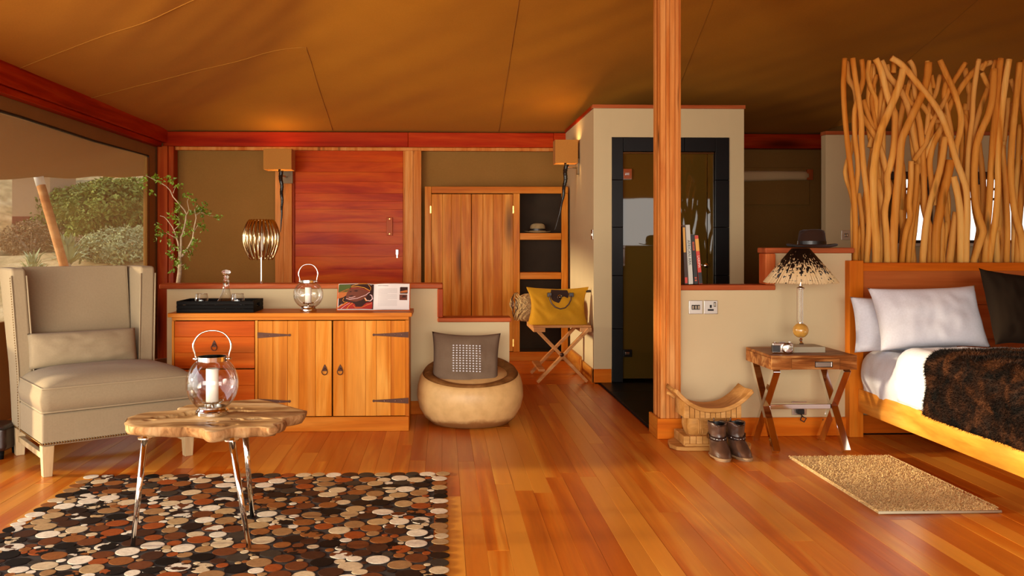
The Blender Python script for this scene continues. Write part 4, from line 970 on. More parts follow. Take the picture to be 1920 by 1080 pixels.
# ================================================================== LUGGAGE STAND, BAG, STRAW BASKET
ls = thing('luggage_stand', 'folding wooden luggage stand with crossed legs by the alcove wall', 'stand', (1.09, 8.35, 0))
def sx_(px, Y=8.35): return W(px, 455, Y).x-1.09
zt_ = .535
for i, y in enumerate((0.0, .60)):
    dx = -.0; a = MB().bar((sx_(1003)+.02, y, .012), (sx_(1104), y, zt_-.03), .028, .058, (0, 1, 0)); a.build('leg', 'stand_wood', ls, bevel=.003)
    MB().bar((sx_(1101), y+.03, .012), (sx_(1001)+.02, y+.03, zt_-.03), .028, .058, (0, 1, 0)).build('leg', 'stand_wood', ls, bevel=.003)
for x in (sx_(1011), sx_(1098)): MB().box(x-.055, x+.055, -.02, .65, zt_-.06, zt_-.022).build('top_rail', 'stand_wood', ls, bevel=.004)
MB().bar((sx_(1016), .0, .12), (sx_(1016), .62, .12), .06, .022).build('cross_bar', 'stand_wood', ls, bevel=.003)
for i in range(8): MB().box(sx_(1000)-.004, sx_(1108), -.02+i*.085, .035+i*.085, zt_-.021, zt_).build('slat', 'stand_wood', ls, bevel=.003)
for y in (-.022,): 
    kb = MB().tube([(sx_(1052), y, .27), (sx_(1052), y-.03, .27)], [.014, .02], 14).build('pivot_knob', 'iron', ls, smooth=True)
# bag
bg_ = thing('mustard_travel_bag', 'mustard yellow canvas travel bag with a dark leather flap on the luggage stand', 'bag', (1.085, 8.52, zt_+.001)); bw_ = .56
def bag(u, v):   # u around, v up
    a = 2*PI*u; h = .325*v; k_ = v**1.3
    rx = (.278-.03*math.sin(PI*min(1, v*1.05))+.0*v); ry = .125*(1-k_)+.006
    ca, sa = math.cos(a), math.sin(a); e = .42+.2*v
    x = rx*math.copysign(abs(ca)**e, ca); y = ry*math.copysign(abs(sa)**e, sa)
    if v > .8: x *= 1+.06*((v-.8)/.2)
    sag = -.028*math.exp(-(x/.14)**2)*v**3*0+.02*abs(x/.28)**2*v
    n_ = noise.noise(Vector((x*7, y*6, h*8)))*.020+.01*noise.noise(Vector((x*18+h*14, y*6, h*9)))
    y += n_*(1 if sa < 0 else .6)*(math.sin(PI*min(.96, v+.04)))-.02*math.exp(-((x+.12)/.09)**2-((h-.09)/.08)**2)*(sa < 0)
    return (x, y, h+sag*(1 if v > .5 else 0))
mb = MB().grid(bag, 96, 40, closed_u=True)
mb.f.append([i*41 for i in range(96)][::-1]); mb.f.append([i*41+40 for i in range(96)])
mb.build('bag_body', 'mustard_canvas', bg_, smooth=True)
def bgp(px, py, y=0): p = W(px, py, 8.52+y); return Vector((p.x-1.085, y, p.z-zt_))
fl_o = [bgp(1033, 544), bgp(1063, 545), bgp(1066, 552), bgp(1064, 561), bgp(1057, 567), bgp(1049, 569), bgp(1040, 568), bgp(1033, 562), bgp(1031, 553)]
fp = MB()
fl_pts = [(p.x, p.z+.004) for p in fl_o]
fp = MB().prism_y(fl_pts, -.062, -.050); fp.v = [(x, y+(z-.2)*.38 if True else y, z) for x, y, z in fp.v]
flp = fp.build('flap', 'dark_leather', bg_, bevel=.003)
bc_ = bgp(1048.5, 557)
for r0, r1, m_, dy in ((0, .024, 'steel', 0), (0, .017, 'black_leather', .002), (0, .008, 'steel', .004)):
    MB().lathe([(r1, 0), (r1, .003), (0, .004)], 24).xf(Matrix.Translation((bc_.x, -.064-dy+(bc_.z-.2)*.38, bc_.z)) @ Matrix.Rotation(PI/2, 4, 'X')).build('snap_stud', m_, flp, smooth=True)
hp = [bgp(1030, 553), bgp(1029, 560), bgp(1032, 568), bgp(1039, 575), bgp(1048, 578), bgp(1057, 576), bgp(1064, 569), bgp(1068, 561), bgp(1069, 554)]
MB().tube([Vector((p.x, -.092+(p.z-.2)*.15, p.z)) for p in hp], .0065, 8).build('handle', 'brown_leather', bg_, smooth=True)
for px_ in (1029, 1070): q = bgp(px_, 552); MB().box(q.x-.02, q.x+.02, -.068, -.02, q.z-.022, q.z+.018).build('handle_tab', 'dark_leather', bg_, bevel=.004)
q = bgp(1104, 546); MB().tube([q+Vector((-.03, .0, -.002)), q+Vector((.018, 0, .0))], .012, 10).build('zip_tab', 'dark_leather', bg_, smooth=True)
q = bgp(998, 543); MB().tube([q+Vector((.03, .0, -.006)), q, q+Vector((-.04, 0, .002))], [.008, .006, .003], 8).build('zip_tab', 'steel', bg_, smooth=True)
# straw basket
sk_ = thing('straw_basket', 'round woven straw basket with trailing cords behind the mustard bag', 'basket', (.86, 8.86, zt_+.001))
MB().lathe([(.10, 0), (.135, .03), (.155, .10), (.15, .18), (.12, .235), (.06, .262), (0, .268)], 36, fn=lambda p, a: p*(1+.02*math.sin(a*18)*math.sin(p.z*160))).build('basket', 'straw', sk_, smooth=True)
r4 = random.Random(5)
for i in range(9):
    a = PI+r4.uniform(-.9, .6); r0 = .155; pts = []
    for s_ in range(12): f = s_/11; aa = a+.9*math.sin(f*PI)*r4.uniform(.7, 1); pts.append(((r0+.035*math.sin(f*PI)*r4.uniform(.8, 1.4))*math.cos(aa), r0*math.sin(aa)-.02, .26*(1-f)**.8+.01))
    MB().tube(pts, .005, 6).build('cord', 'straw' if i % 3 else 'brown_leather', sk_, smooth=True)
# ================================================================== SCONCES
def sconce(lab, c, sw, sh, plate, horn, group='wall lamps with horn'):
    t = thing('wall_lamp', lab, 'lamp', c, 0, group); h2 = sw/2; dp = sw*.42; th = .004
    for b_ in ((-h2, h2, -dp, -dp+th, 0, sh), (-h2, h2, dp-th, dp, 0, sh), (-h2, -h2+th, -dp+th, dp-th, 0, sh), (h2-th, h2, -dp+th, dp-th, 0, sh)): pass
    MB().box(-h2, h2, -dp, -dp+th, 0, sh).box(-h2, h2, dp-th, dp, 0, sh).box(-h2, -h2+th, -dp+th, dp-th, 0, sh).box(h2-th, h2, -dp+th, dp-th, 0, sh).build('shade', 'shade_cloth', t)
    MB().lathe([(0, sh*.3), (.02, sh*.33), (.028, sh*.5), (.018, sh*.66), (0, sh*.7)], 16).build('bulb', 'bulb_glow', t, smooth=True)
    MB().tube([(0, 0, -.02), (0, 0, sh*.3)], .012, 10).build('lamp_holder', 'brass_dark', t, smooth=True)
    pp, rr = [], []
    n_ = 60
    for i in range(n_+1):
        f = i/n_; p = horn(f); tw = .006*(1-f); pp.append(Vector(p)+Vector((tw*math.cos(f*26), tw*math.sin(f*26), 0))); rr.append((.021*(1-f)**.8+.003)*(1+.10*math.sin(f*150)))
    MB().tube(pp, rr, 12).build('horn', 'horn_black', t, smooth=True)
    pb = MB().box(*plate[0]).build('back_plate', 'plate_bronze', t, bevel=.003); MB().tube(plate[1], .009, 10).build('arm', 'brushed_steel', t, smooth=True)
    l = D.lights.new('wall_lamp_light', 'POINT'); l.energy = 2.4; l.color = (1, .70, .28); l.shadow_soft_size = .03
    lo = D.objects.new('wall_lamp_light', l); COL.objects.link(lo); lo.parent = t; lo.location = (0, 0, sh*.82)
    lq = l.copy(); lq.energy = .6; l2 = D.objects.new('wall_lamp_light', lq); COL.objects.link(l2); l2.parent = t; l2.location = (0, 0, sh*.16); return t
SYL = 10.05; a = W(498, 319, SYL); b = W(550, 281, SYL); cxl = (a.x+b.x)/2
sconce('square fabric wall lamp with a long dark horn left of the plank door', (cxl, SYL, a.z), b.x-a.x, b.z-a.z, ((-.02, .105, .24, .262, -.13, .03), [(.04, .25, -.06), (.04, 0.0, -.06), (0.0, 0, -.02)]), lambda f: (.012+.018*math.sin(f*3), .0-.02*math.sin(f*2), -.005-.68*f))
SYR = 9.30; a = W(1039, 307, SYR); b = W(1081, 264, SYR); cxr = (a.x+b.x)/2; dX = 1.405-cxr
t2 = sconce('square fabric wall lamp with a curved dark horn above the luggage stand', (cxr, SYR, a.z), b.x-a.x, b.z-a.z, ((dX-.022, dX-.001, -.045, .045, -.11, .05), [(dX-.02, 0, -.04), (.02, 0, -.04), (0, 0, -.02)]), lambda f: (.005-.115*f**1.9, 0, -.005-.68*f))
# ================================================================== PETAL LAMP
p_ = W(490, 490, 7.15); pl = thing('petal_lamp', 'table lamp with a shade of curved smoky gold petals on a thin chrome stem', 'lamp', (p_.x, 7.15, 0))
MB().lathe([(.12, 0), (.12, .012), (.02, .02), (.0075, .03), (.0075, 1.44), (0, 1.445)], 24).build('stem', 'chrome', pl, smooth=False)
zt2, zb3 = W(490, 412, 7.15).z, W(490, 487, 7.15).z; hh = zt2-zb3
for i in range(24):
    a = 2*PI*i/24+.1; pts, rs_ = [], []
    for s_ in range(15):
        f = s_/14; r = .080+.062*math.sin(PI*min(1, f*.92+.02))**.8-.012*f; z = zt2-hh*f*(1 if i % 2 else .94)
        if s_ == 0: z -= .004
        pts.append((r*math.cos(a), r*math.sin(a), z)); rs_.append(.0095*(1-.75*f**2.5)+.0015)
    MB().tube(pts, rs_, 8).build('petal', 'smoked_gold_metal', pl, smooth=True)
MB().lathe([(.086, zt2-.012), (.092, zt2-.006), (.08, zt2), (.01, zt2-.002)], 30).build('crown', 'smoked_gold_metal', pl, smooth=True)
MB().lathe([(.01, zb3+.07), (.026, zb3+.10), (.03, zb3+.15), (.02, zb3+.2), (0, zb3+.21)], 18).build('bulb', 'wax', pl, smooth=True)
# ================================================================== FICUS TREE
TY = 7.5; p_ = W(334, 531, TY); fx = p_.x
tr = thing('potted_tree', 'slender potted tree with small leaves behind the low wall at left', 'plant', (fx, TY, 0))
MB().lathe([(.13, 0), (.16, .02), (.19, .30), (.205, .31), (.205, .34), (.185, .34), (.175, .28), (0, .28)], 30).build('pot', 'terracotta', tr, smooth=False, bevel=.004)
MB().lathe([(.177, .281), (.0, .30)], 24).build('soil', 'soil', tr)
def tp_(x, y, dy=0): p = W(260+x/4.5, 300+y/4.5, TY+dy); return Vector((p.x-fx, dy, p.z))
b1 = [Vector((0, 0, .27)), Vector((.01, 0, .6)), tp_(335, 1040), tp_(346, 950), tp_(350, 880), tp_(345, 830)]
MB().tube(b1, [.026, .022, .019, .018, .016, .013], 10).build('trunk', 'bark', tr, smooth=True)
brs = [([(345, 835), (342, 760), (330, 690), (318, 655), (305, 610), (285, 565), (240, 505), (215, 480), (180, 470)], 0, .008), ([(350, 850), (357, 760), (357, 650), (372, 620), (385, 570), (398, 500), (400, 450), (385, 420), (345, 375), (290, 310), (265, 255), (230, 220), (180, 190), (100, 150), (60, 130)], .05, .009),
       ([(365, 815), (395, 770), (425, 725), (455, 665), (470, 560), (485, 490), (472, 420), (500, 380)], -.05, .009), ([(400, 470), (425, 420), (410, 350), (430, 300)], .02, .004), ([(480, 470), (520, 440), (550, 380)], -.05, .004), ([(320, 660), (280, 640), (230, 610)], 0, .004), ([(350, 740), (300, 740), (260, 780)], .0, .004), ([(290, 280), (310, 230), (335, 210)], .05, .003), ([(300, 590), (350, 540), (330, 480), (290, 450)], .03, .003), ([(470, 600), (500, 550), (540, 555)], -.03, .003), ([(350, 930), (320, 900), (315, 880)], 0, .003), ([(350, 900), (380, 880), (390, 900)], -.02, .003), ([(420, 740), (440, 780), (430, 820)], -.02, .003), ([(520, 440), (600, 470), (668, 476)], -.04, .002)]
anch = []
for pts, dy, r in brs:
    P = [tp_(x, y, dy*i/len(pts)) for i, (x, y) in enumerate(pts)]; n_ = len(P)
    MB().tube(P, [r*(1-.75*i/(n_-1)) for i in range(n_)], 7).build('branch', 'bark', tr, smooth=True)
    anch += P[max(1, n_//3):]
lv = MB(); rl = random.Random(21)
def leaf_(mb, p, s_, rn):
    d = Vector((rn.uniform(-1, 1), rn.uniform(-1, 1), rn.uniform(-1.1, .5))).normalized(); n_ = d.cross(Vector((rn.uniform(-1, 1), rn.uniform(-1, 1), rn.uniform(-1, 1)))).normalized(); up = d.cross(n_)*s_*.06
    b = len(mb.v); w = n_*s_*.24
    for f, ww, u in ((0, 0, 0), (.3, .9, 1), (.6, .8, .6), (1, 0, -1.6)):
        c = p+d*s_*f+up*u
        if ww == 0: mb.v.append(tuple(c))
        else: mb.v += [tuple(c+w*ww+up), tuple(c), tuple(c-w*ww+up)]
    mb.f += [[b, b+1, b+2], [b, b+2, b+3], [b+1, b+4, b+5, b+2], [b+2, b+5, b+6, b+3], [b+4, b+7, b+5], [b+5, b+7, b+6]]
clus = [(130, 145), (60, 150), (250, 150), (195, 175), (280, 180), (30, 215), (100, 265), (345, 215), (410, 295), (470, 350), (560, 370), (545, 420), (290, 445), (330, 420), (320, 490), (365, 465), (285, 490), (480, 420), (520, 400), (575, 435), (535, 460), (160, 560), (190, 600), (150, 640), (205, 620), (350, 560), (420, 530), (400, 620), (510, 540), (550, 560), (440, 590), (270, 690), (300, 730), (250, 790), (290, 810), (370, 760), (440, 740), (480, 680), (455, 680), (320, 880), (305, 920), (330, 860), (390, 900), (435, 805), (668, 476), (310, 640), (340, 380), (430, 440)]
for c in clus:
    for _ in range(13): leaf_(lv, tp_(c[0]+rl.gauss(0, 14), c[1]+rl.gauss(0, 14), rl.uniform(-.12, .12)), rl.uniform(.022, .04), rl)
lv.build('foliage', 'leaf_green', tr)['kind'] = 'stuff'
# ================================================================== BED
BX, BYH = 2.773, 5.96
bed = thing('bed_frame', 'honey coloured wooden bed frame with panelled headboard', 'bed', (3.75, 5.0, 0))
def bb(n, x0, x1, y0, y1, z0, z1, m, bv=.005, p=None): return MB().box(x0-3.75, x1-3.75, y0-5, y1-5, z0, z1).build(n, m, p or bed, bevel=bv)
hp0 = W(1593, 490, BYH); zh = hp0.z
bb('headboard_post', hp0.x, hp0.x+.095, BYH, BYH+.09, 0, 1.18, 'bed_wood_z', .004); bb('headboard_post', 4.72, 4.815, BYH, BYH+.09, 0, 1.18, 'bed_wood_z', .004)
bb('headboard_rail', hp0.x+.096, 4.72, BYH+.01, BYH+.08, 1.11, 1.165, 'bed_wood_x', .003)
for i in range(3): bb('headboard_panel', hp0.x+.096, 4.72, BYH+.025, BYH+.06, .42+i*.232, .42+(i+1)*.232-.002, 'panel_wood', .002)
bb('side_rail', BX, BX+.045, 3.9, BYH-.001, .175, .325, 'bed_wood_y', .004); bb('side_rail', 4.70, 4.745, 3.9, BYH-.001, .175, .325, 'bed_wood_y', .004)
bb('foot_rail', BX, 4.745, 3.85, 3.9, .175, .325, 'bed_wood_x', .004)
for x in (BX-.01, 4.69): bb('leg', x, x+.07, 3.85, 3.93, 0, .175, 'bed_wood_z', .004)
bb('slat_base', BX+.046, 4.699, 3.92, BYH-.02, .20, .25, 'bed_wood_x', 0)
def bedshell(name, lab, cat, x0, x1, y0, y1, z0, z1, rad, mat, wr, seed, nx=70, ny=60, kind=None, side_fn=None, nsc=1.0, n1=5):
    """cloth lying over the mattress: runs up the left side, over the top and down the right side"""
    hgt = z1-z0; Lp = 2*hgt+(x1-x0)-2*(2-PI/2)*rad
    def path(s_):
        s_ *= Lp; a = hgt-rad
        if s_ < a: return x0, z0+s_, -1, 0
        s_ -= a; q = rad*PI/2
        if s_ < q: t_ = s_/rad; return x0+rad-rad*math.cos(t_), z1-rad+rad*math.sin(t_), -math.cos(t_), math.sin(t_)
        s_ -= q; w = x1-x0-2*rad
        if s_ < w: return x0+rad+s_, z1, 0, 1
        s_ -= w
        if s_ < q: t_ = s_/rad; return x1-rad+rad*math.sin(t_), z1-rad+rad*math.cos(t_), math.sin(t_), math.cos(t_)
        s_ -= q; return x1, z1-rad-s_, 1, 0
    def fn(u, v):
        x, z, nx_, nz = path(u); y = y0+(y1-y0)*v
        n_ = wr*(noise.noise(Vector((x*3*nsc+seed, y*2.2*nsc, z*5)))+.6*noise.noise(Vector((x*9+seed, y*n1, z*3)))+.3*noise.noise(Vector((x*22+seed+y*14, y*11-x*9, z*14))))
        e = min(1, v*14, (1-v)*14); n_ += -rad*.35*(1-math.sqrt(max(0, 1-(1-e)**2)))
        if side_fn: n_ += side_fn(x, y, z)
        return (x+nx_*n_, y, z+nz*n_)
    mb = MB().grid(fn, nx, ny); return mb
m_ = thing('mattress', 'mattress in a crumpled white fitted sheet on the bed frame', 'mattress', (3.75, 5.0, .25))
mb = bedshell('sheet', '', '', BX+.012, 4.71, 3.93, 5.94, .27, .595, .09, 'white_cotton', .020, 2, 110, 80, side_fn=lambda x, y, z: (.028*math.exp(-((z-.42)/.12)**2) if y > 5.2 else -.02) if x < 2.9 else 0, n1=7)
mb.xf(Matrix.Translation((-3.75, -5, -.25))).build('fitted_sheet', 'white_cotton', m_, smooth=True)
MB().box(BX+.045-3.75, 4.69-3.75, 3.96-5, 5.93-5, .002, .30).build('core', 'white_cotton', m_, bevel=.05, seg=3)
dv = bedshell('duvet', '', '', BX-.004, 4.73, 3.92, 5.47, .335, .660, .10, 'white_cotton', .012, 8, 90, 70, side_fn=lambda x, y, z: .012*math.exp(-((z-.45)/.1)**2) if x < 2.9 else 0, n1=2)
tag(dv.build('duvet', 'white_cotton', smooth=True, solid=.012), 'smooth white duvet folded back below the pillows', 'duvet')
fb = bedshell('throw', '', '', BX-.062, 4.76, 3.9, 5.06, .327, .692, .11, 'fur', .020, 5, 110, 90, n1=6)
thr = thing('fur_throw', 'dark brown fur throw spread across the foot half of the bed', 'throw', (3.75, 4.5, .3))
fb.xf(Matrix.Translation((-3.75, -4.5, -.3)))
fur = MB(); rf = random.Random(4); V_ = fb.v
faces = fb.f
for fc in faces:
    p0, p1, p2, p3 = [Vector(V_[i]) for i in fc]; nrm = (p2-p0).cross(p3-p1); ar = nrm.length/2
    if nrm.length < 1e-9: continue
    nrm.normalize(); c = (p0+p2)/2
    out = Vector((c.x, 0, c.z-.1)); 
    if nrm.dot(Vector((c.x/1.0, 0, (c.z+.0)*3))) < 0: nrm = -nrm
    if c.x > .55: continue
    for _ in range(13 if c.x < -.6 else 8):
        u, v = rf.random(), rf.random(); p = p0.lerp(p1, u).lerp(p3.lerp(p2, u), v)
        d = (nrm*.75+Vector((rf.gauss(0, .35), rf.gauss(-.25, .35), rf.gauss(-.35, .25)))).normalized()*rf.uniform(.014, .027); s_ = d.cross(Vector((rf.gauss(0, 1), rf.gauss(0, 1), rf.gauss(0, 1)))).normalized()*.0017
        b = len(fur.v); fur.v += [tuple(p-s_), tuple(p+s_), tuple(p+d)]; fur.f.append([b, b+1, b+2])
fb.build('backing', 'fur', thr, smooth=True, solid=.01)
MB().grid(lambda u, v: (-.98+1.96*u, -.604-.01*math.sin(u*30), .035+.345*v), 40, 8).build('foot_drape', 'fur', thr, smooth=True, solid=.01)
fur.build('fur_pile', 'fur', thr)['kind'] = 'stuff'
def pil(name, lab, cat, px, py, Y, w, h, t_, tilt, rz, mat, seed, roll=0, pin=.1, group=None, z=None):
    p = W(px, py, Y); t = thing(name, lab, cat, (p.x, Y, z if z else p.z), math.radians(rz), group)
    M_ = Matrix.Rotation(math.radians(-tilt), 4, 'X') @ Matrix.Rotation(math.radians(roll), 4, 'Y')
    pillow_fn(w, h, t_, pin, .009, seed, 40).xf(M_).build('pillow_case', mat, t, smooth=True, weld=True); return t
pil('white_pillow', 'white pillow half hidden at the back, against the headboard post', 'pillow', 1700, 668, 5.72, .68, .36, .17, 10, 0, 'white_cotton', 3, z=.595, group='white pillows')
pil('white_pillow', 'large white pillow in front, left of the dark cushion', 'pillow', 1755, 672, 5.50, .70, .41, .20, 22, 0, 'white_cotton', 14, -1.5, .13, z=.642, group='white pillows')
pil('dark_cushion', 'dark brown velvet square cushion leaning on the white pillow', 'cushion', 1937, 652, 5.34, .50, .50, .17, 24, 8, 'dark_velvet', 6, 6, .15, z=.665)
# ================================================================== BRANCH SCREEN
scn = thing('branch_screen', 'tall screen of pale twisting dry branches rising behind the headboard', 'screen', (3.6, 6.16, 1.10))
MB().box(-.84, 1.35, -.055, .055, 0, .025).build('base_board', 'bed_wood_x', scn, bevel=.003)
BR = [([(62, 50), (58, 120), (55, 180), (60, 300), (74, 450), (92, 600), (104, 700), (112, 830), (112, 1040)], 26, -.02), ([(70, 65), (80, 150), (110, 200), (128, 300), (165, 360), (210, 430), (240, 510), (262, 600)], 28, .03),
([(100, 48), (112, 140), (130, 250), (142, 350), (143, 450), (155, 600), (168, 700), (178, 850), (166, 1040)], 27, -.045), ([(143, 55), (150, 150), (122, 250), (108, 320), (110, 420), (125, 560), (118, 660), (102, 780), (103, 930), (112, 1040)], 25, .0),
([(210, 52), (232, 95), (250, 160), (268, 230), (290, 290), (303, 330), (298, 480), (280, 570), (266, 620), (270, 700), (254, 790), (262, 900), (268, 1040)], 32, -.01), ([(345, 98), (325, 180), (290, 270), (255, 350), (232, 410), (212, 500), (200, 600), (200, 700), (203, 820), (214, 930), (212, 1040)], 38, -.05),
([(285, 48), (330, 75), (372, 120), (420, 180), (470, 240), (515, 305), (545, 370), (572, 450), (598, 540), (628, 620), (648, 690), (652, 800), (648, 920), (646, 1040)], 31, -.06), ([(372, 60), (395, 100), (398, 180), (405, 240), (445, 290), (485, 345), (520, 352)], 25, .04),
([(466, 70), (458, 150), (430, 235), (392, 315), (360, 385), (335, 450), (326, 560), (318, 640), (308, 740), (300, 870), (296, 1040)], 37, -.04), ([(408, 300), (425, 380), (436, 480), (442, 600), (446, 720), (450, 800), (475, 880), (472, 1040)], 29, .03),
([(545, 430), (532, 530), (512, 620), (488, 700), (462, 800), (448, 900), (436, 1040)], 32, -.055), ([(572, 540), (560, 610), (540, 690), (518, 800), (502, 900), (498, 1040)], 42, -.02), ([(520, 58), (552, 130), (580, 190), (605, 260), (622, 330), (618, 400), (600, 470), (590, 560)], 29, -.01),
([(635, 320), (652, 400), (650, 480), (640, 600)], 24, .05), ([(643, 72), (610, 125), (570, 190), (540, 260), (500, 330), (468, 400), (455, 455), (425, 500), (395, 545)], 24, .02), ([(768, 68), (700, 100), (645, 160), (600, 225), (565, 285), (545, 340), (520, 400), (485, 475), (470, 560), (482, 660), (490, 760)], 30, .045),
([(709, 55), (695, 130), (682, 230), (676, 340), (664, 430), (655, 540), (652, 650), (655, 780)], 25, .01), ([(745, 66), (720, 110)], 22, .05), ([(782, 100), (775, 230), (755, 320), (720, 400), (698, 470), (688, 560), (686, 650), (692, 750), (712, 830), (728, 885), (708, 950), (678, 1040)], 34, -.05),
([(814, 50), (802, 150), (790, 300), (776, 450), (766, 600), (758, 750), (748, 880), (735, 1040)], 31, -.03), ([(855, 55), (838, 150), (822, 280), (808, 430), (800, 560), (800, 690), (788, 830), (772, 930), (758, 1040)], 30, -.055), ([(905, 70), (893, 200), (880, 320), (868, 450), (862, 600), (870, 720), (890, 830), (912, 910), (918, 1040)], 32, -.02),
([(585, 620), (608, 720), (620, 830), (620, 1040)], 34, -.045), ([(382, 545), (380, 650), (372, 750), (376, 820), (352, 900), (335, 1040)], 29, -.03), ([(410, 560), (404, 680), (392, 800), (374, 920), (366, 1040)], 28, .02), ([(820, 470), (832, 600), (842, 750), (846, 900), (842, 1040)], 27, .0),
([(722, 120), (768, 200), (800, 170), (820, 90)], 26, .04), ([(218, 630), (238, 740), (244, 880), (236, 960), (228, 1040)], 32, .04), ([(238, 60), (270, 130), (320, 190), (358, 260), (378, 330), (395, 430), (420, 540), (450, 620)], 30, .05), ([(150, 250), (180, 340), (215, 430), (245, 520), (265, 620), (300, 700)], 26, .055),
([(128, 700), (148, 860), (152, 1040)], 24, .04), ([(600, 790), (582, 920), (566, 1040)], 36, .03), ([(790, 880), (796, 1040)], 32, .05), ([(930, 540), (915, 700), (900, 850), (893, 1040)], 32, .04), ([(905, 370), (896, 560), (882, 720), (878, 1040)], 28, .055), ([(180, 60), (172, 130), (190, 200), (212, 260), (205, 380), (180, 480)], 24, .05),
([(215, 130), (190, 240), (205, 340), (215, 420)], 22, .055), ([(300, 70), (296, 120)], 26, .05), ([(380, 150), (360, 230), (398, 280)], 22, .05), ([(520, 130), (500, 220), (470, 280), (455, 420)], 24, .05), ([(560, 150), (540, 220), (560, 330), (575, 420), (580, 530)], 26, .03), ([(760, 180), (720, 280), (690, 380), (672, 470), (660, 590)], 28, .04),
([(860, 150), (900, 250), (930, 330)], 24, .045), ([(930, 60), (925, 250), (940, 400), (935, 560), (950, 800), (960, 1040)], 34, -.03), ([(990, 50), (975, 200), (980, 420), (962, 640), (985, 850), (990, 1040)], 34, .0), ([(850, 240), (845, 340), (830, 450)], 22, .05), ([(700, 660), (706, 840), (720, 1040)], 26, .055), ([(530, 560), (500, 640), (512, 760), (530, 880), (524, 1040)], 26, .05),
([(340, 560), (345, 650), (335, 780)], 24, .055), ([(380, 720), (400, 640), (470, 470), (520, 400)], 24, .05), ([(790, 60), (770, 130), (750, 200)], 24, .055), ([(465, 150), (490, 190), (480, 130)], 18, .06)]
rb = random.Random(2)
rx_ = random.Random(17)
for i in range(26):   # rear row, mostly hidden between the front ones
    x = 75+i*34+rx_.uniform(-14, 14); pts = []; ph = rx_.uniform(0, 6); am = rx_.uniform(14, 46); ln = rx_.uniform(-90, 90); top = rx_.uniform(60, 330)
    for s_ in range(8): f = s_/7; pts.append((max(64, 0)+abs(x-64+am*math.sin(ph+f*4.2)+ln*(1-f)+rx_.uniform(-5, 5)), top+(1040-top)*f))
    BR.append((pts, rx_.uniform(22, 30), .085))
for pts, w, dy in BR:
    P = []; n_ = len(pts)
    for i in range(n_-1):
        a, b, c, d = [pts[max(0, min(n_-1, k_))] for k_ in (i-1, i, i+1, i+2)]
        for s_ in range(4):
            u = s_/4; P.append(tuple(.5*((2*b[q])+(-a[q]+c[q])*u+(2*a[q]-5*b[q]+4*c[q]-d[q])*u*u+(-a[q]+3*b[q]-3*c[q]+d[q])*u**3) for q in (0, 1)))
    P.append(pts[-1]); m = len(P); tl_ = rb.uniform(-.035, .035)
    wp, rs_ = [], []
    for i, (x, y) in enumerate(P):
        f = i/(m-1); Y = 6.16+dy*.85+tl_*(.5-f); Y = min(max(Y, 6.075), 6.245); q = W(1560+x/2.572, 90+y/2.572, Y)
        if pts[-1][1] >= 1030 and i == m-1: q.z = 1.12
        wp.append((q.x-3.6, Y-6.16, q.z-1.10)); rs_.append(w/2/2.572*6.2/F*(.93+.07*f)*(1+.10*noise.noise(Vector((i*.7, w, dy*50)))))
    if len(wp) < 3: wp = [wp[0], tuple((Vector(wp[0])+Vector(wp[-1]))/2), wp[-1]]; rs_ = [rs_[0]]*3
    MB().tube(wp, rs_, 10).build('branch', 'branch_wood', scn, smooth=True)
# ================================================================== NIGHTSTAND
NF = 5.46; na, nb_ = W(1447, 667, NF), W(1607, 667, NF); NXC = (na.x+nb_.x)/2
ns = thing('bedside_table', 'square rosewood bedside table on crossed chrome legs', 'table', (NXC, NF, 0)); hw = (nb_.x-na.x)/2
ZN = na.z; TK = .087
MB().box(-hw, hw, .012, .47, ZN-.018, ZN).build('top', 'night_wood', ns, bevel=.002, seg=1)
for i in range(4): MB().box(-hw, -hw+.012, .012+i*.1145, .012+(i+1)*.1145-.001, ZN-TK, ZN-.019).build('side_panel', 'night_wood', ns)
MB().box(hw-.012, hw, .012, .47, ZN-TK, ZN-.019).box(-hw+.012, hw-.012, .458, .47, ZN-TK, ZN-.019).box(-hw+.012, hw-.012, .014, .458, ZN-TK, ZN-TK+.008).build('case', 'night_wood', ns)
MB().box(-hw, hw, 0, .0115, ZN-.018, ZN-.0005).build('front_edge', 'night_wood', ns, bevel=.001, seg=1)
MB().box(-hw, -hw*.53, 0, .0115, ZN-TK, ZN-.0185).build('front_panel', 'night_wood', ns, bevel=.001, seg=1); MB().box(hw*.60, hw, 0, .0115, ZN-TK, ZN-.0185).build('front_panel', 'night_wood', ns, bevel=.001, seg=1)
dr_ = MB().box(-hw*.525, hw*.595, -.001, .0112, ZN-TK+.002, ZN-.020).build('drawer', 'night_wood', ns, bevel=.001, seg=1)
zc2 = ZN-.054; hd = MB().box(-.0, .11, -.006, -.0015, zc2-.018, zc2-.013).box(0, .11, -.006, -.0015, zc2+.013, zc2+.018).box(0, .005, -.006, -.0015, zc2-.013, zc2+.013).box(.105, .11, -.006, -.0015, zc2-.013, zc2+.013).build('drawer_handle', 'chrome', dr_)
MB().box(.005, .105, -.002, -.0012, zc2-.013, zc2+.013).box(.015, .095, -.0065, -.003, zc2+.001, zc2+.007).build('recess', 'brushed_steel', dr_)
for sx in (-1, 1):
    x = sx*(hw-.045)
    MB().bar((x, .045, .012), (x, .43, ZN-TK-.006), .038, .044, (1, 0, 0)).build('leg', 'chrome', ns, bevel=.002, seg=1)
    MB().bar((x+.0005, .43, .012), (x+.0005, .045, ZN-TK-.006), .038, .0442, (1, 0, 0)).build('leg', 'chrome', ns, bevel=.002, seg=1)
MB().box(-hw+.07, hw-.07, .215, .255, .245, .275).build('stretcher', 'chrome', ns, bevel=.002, seg=1)
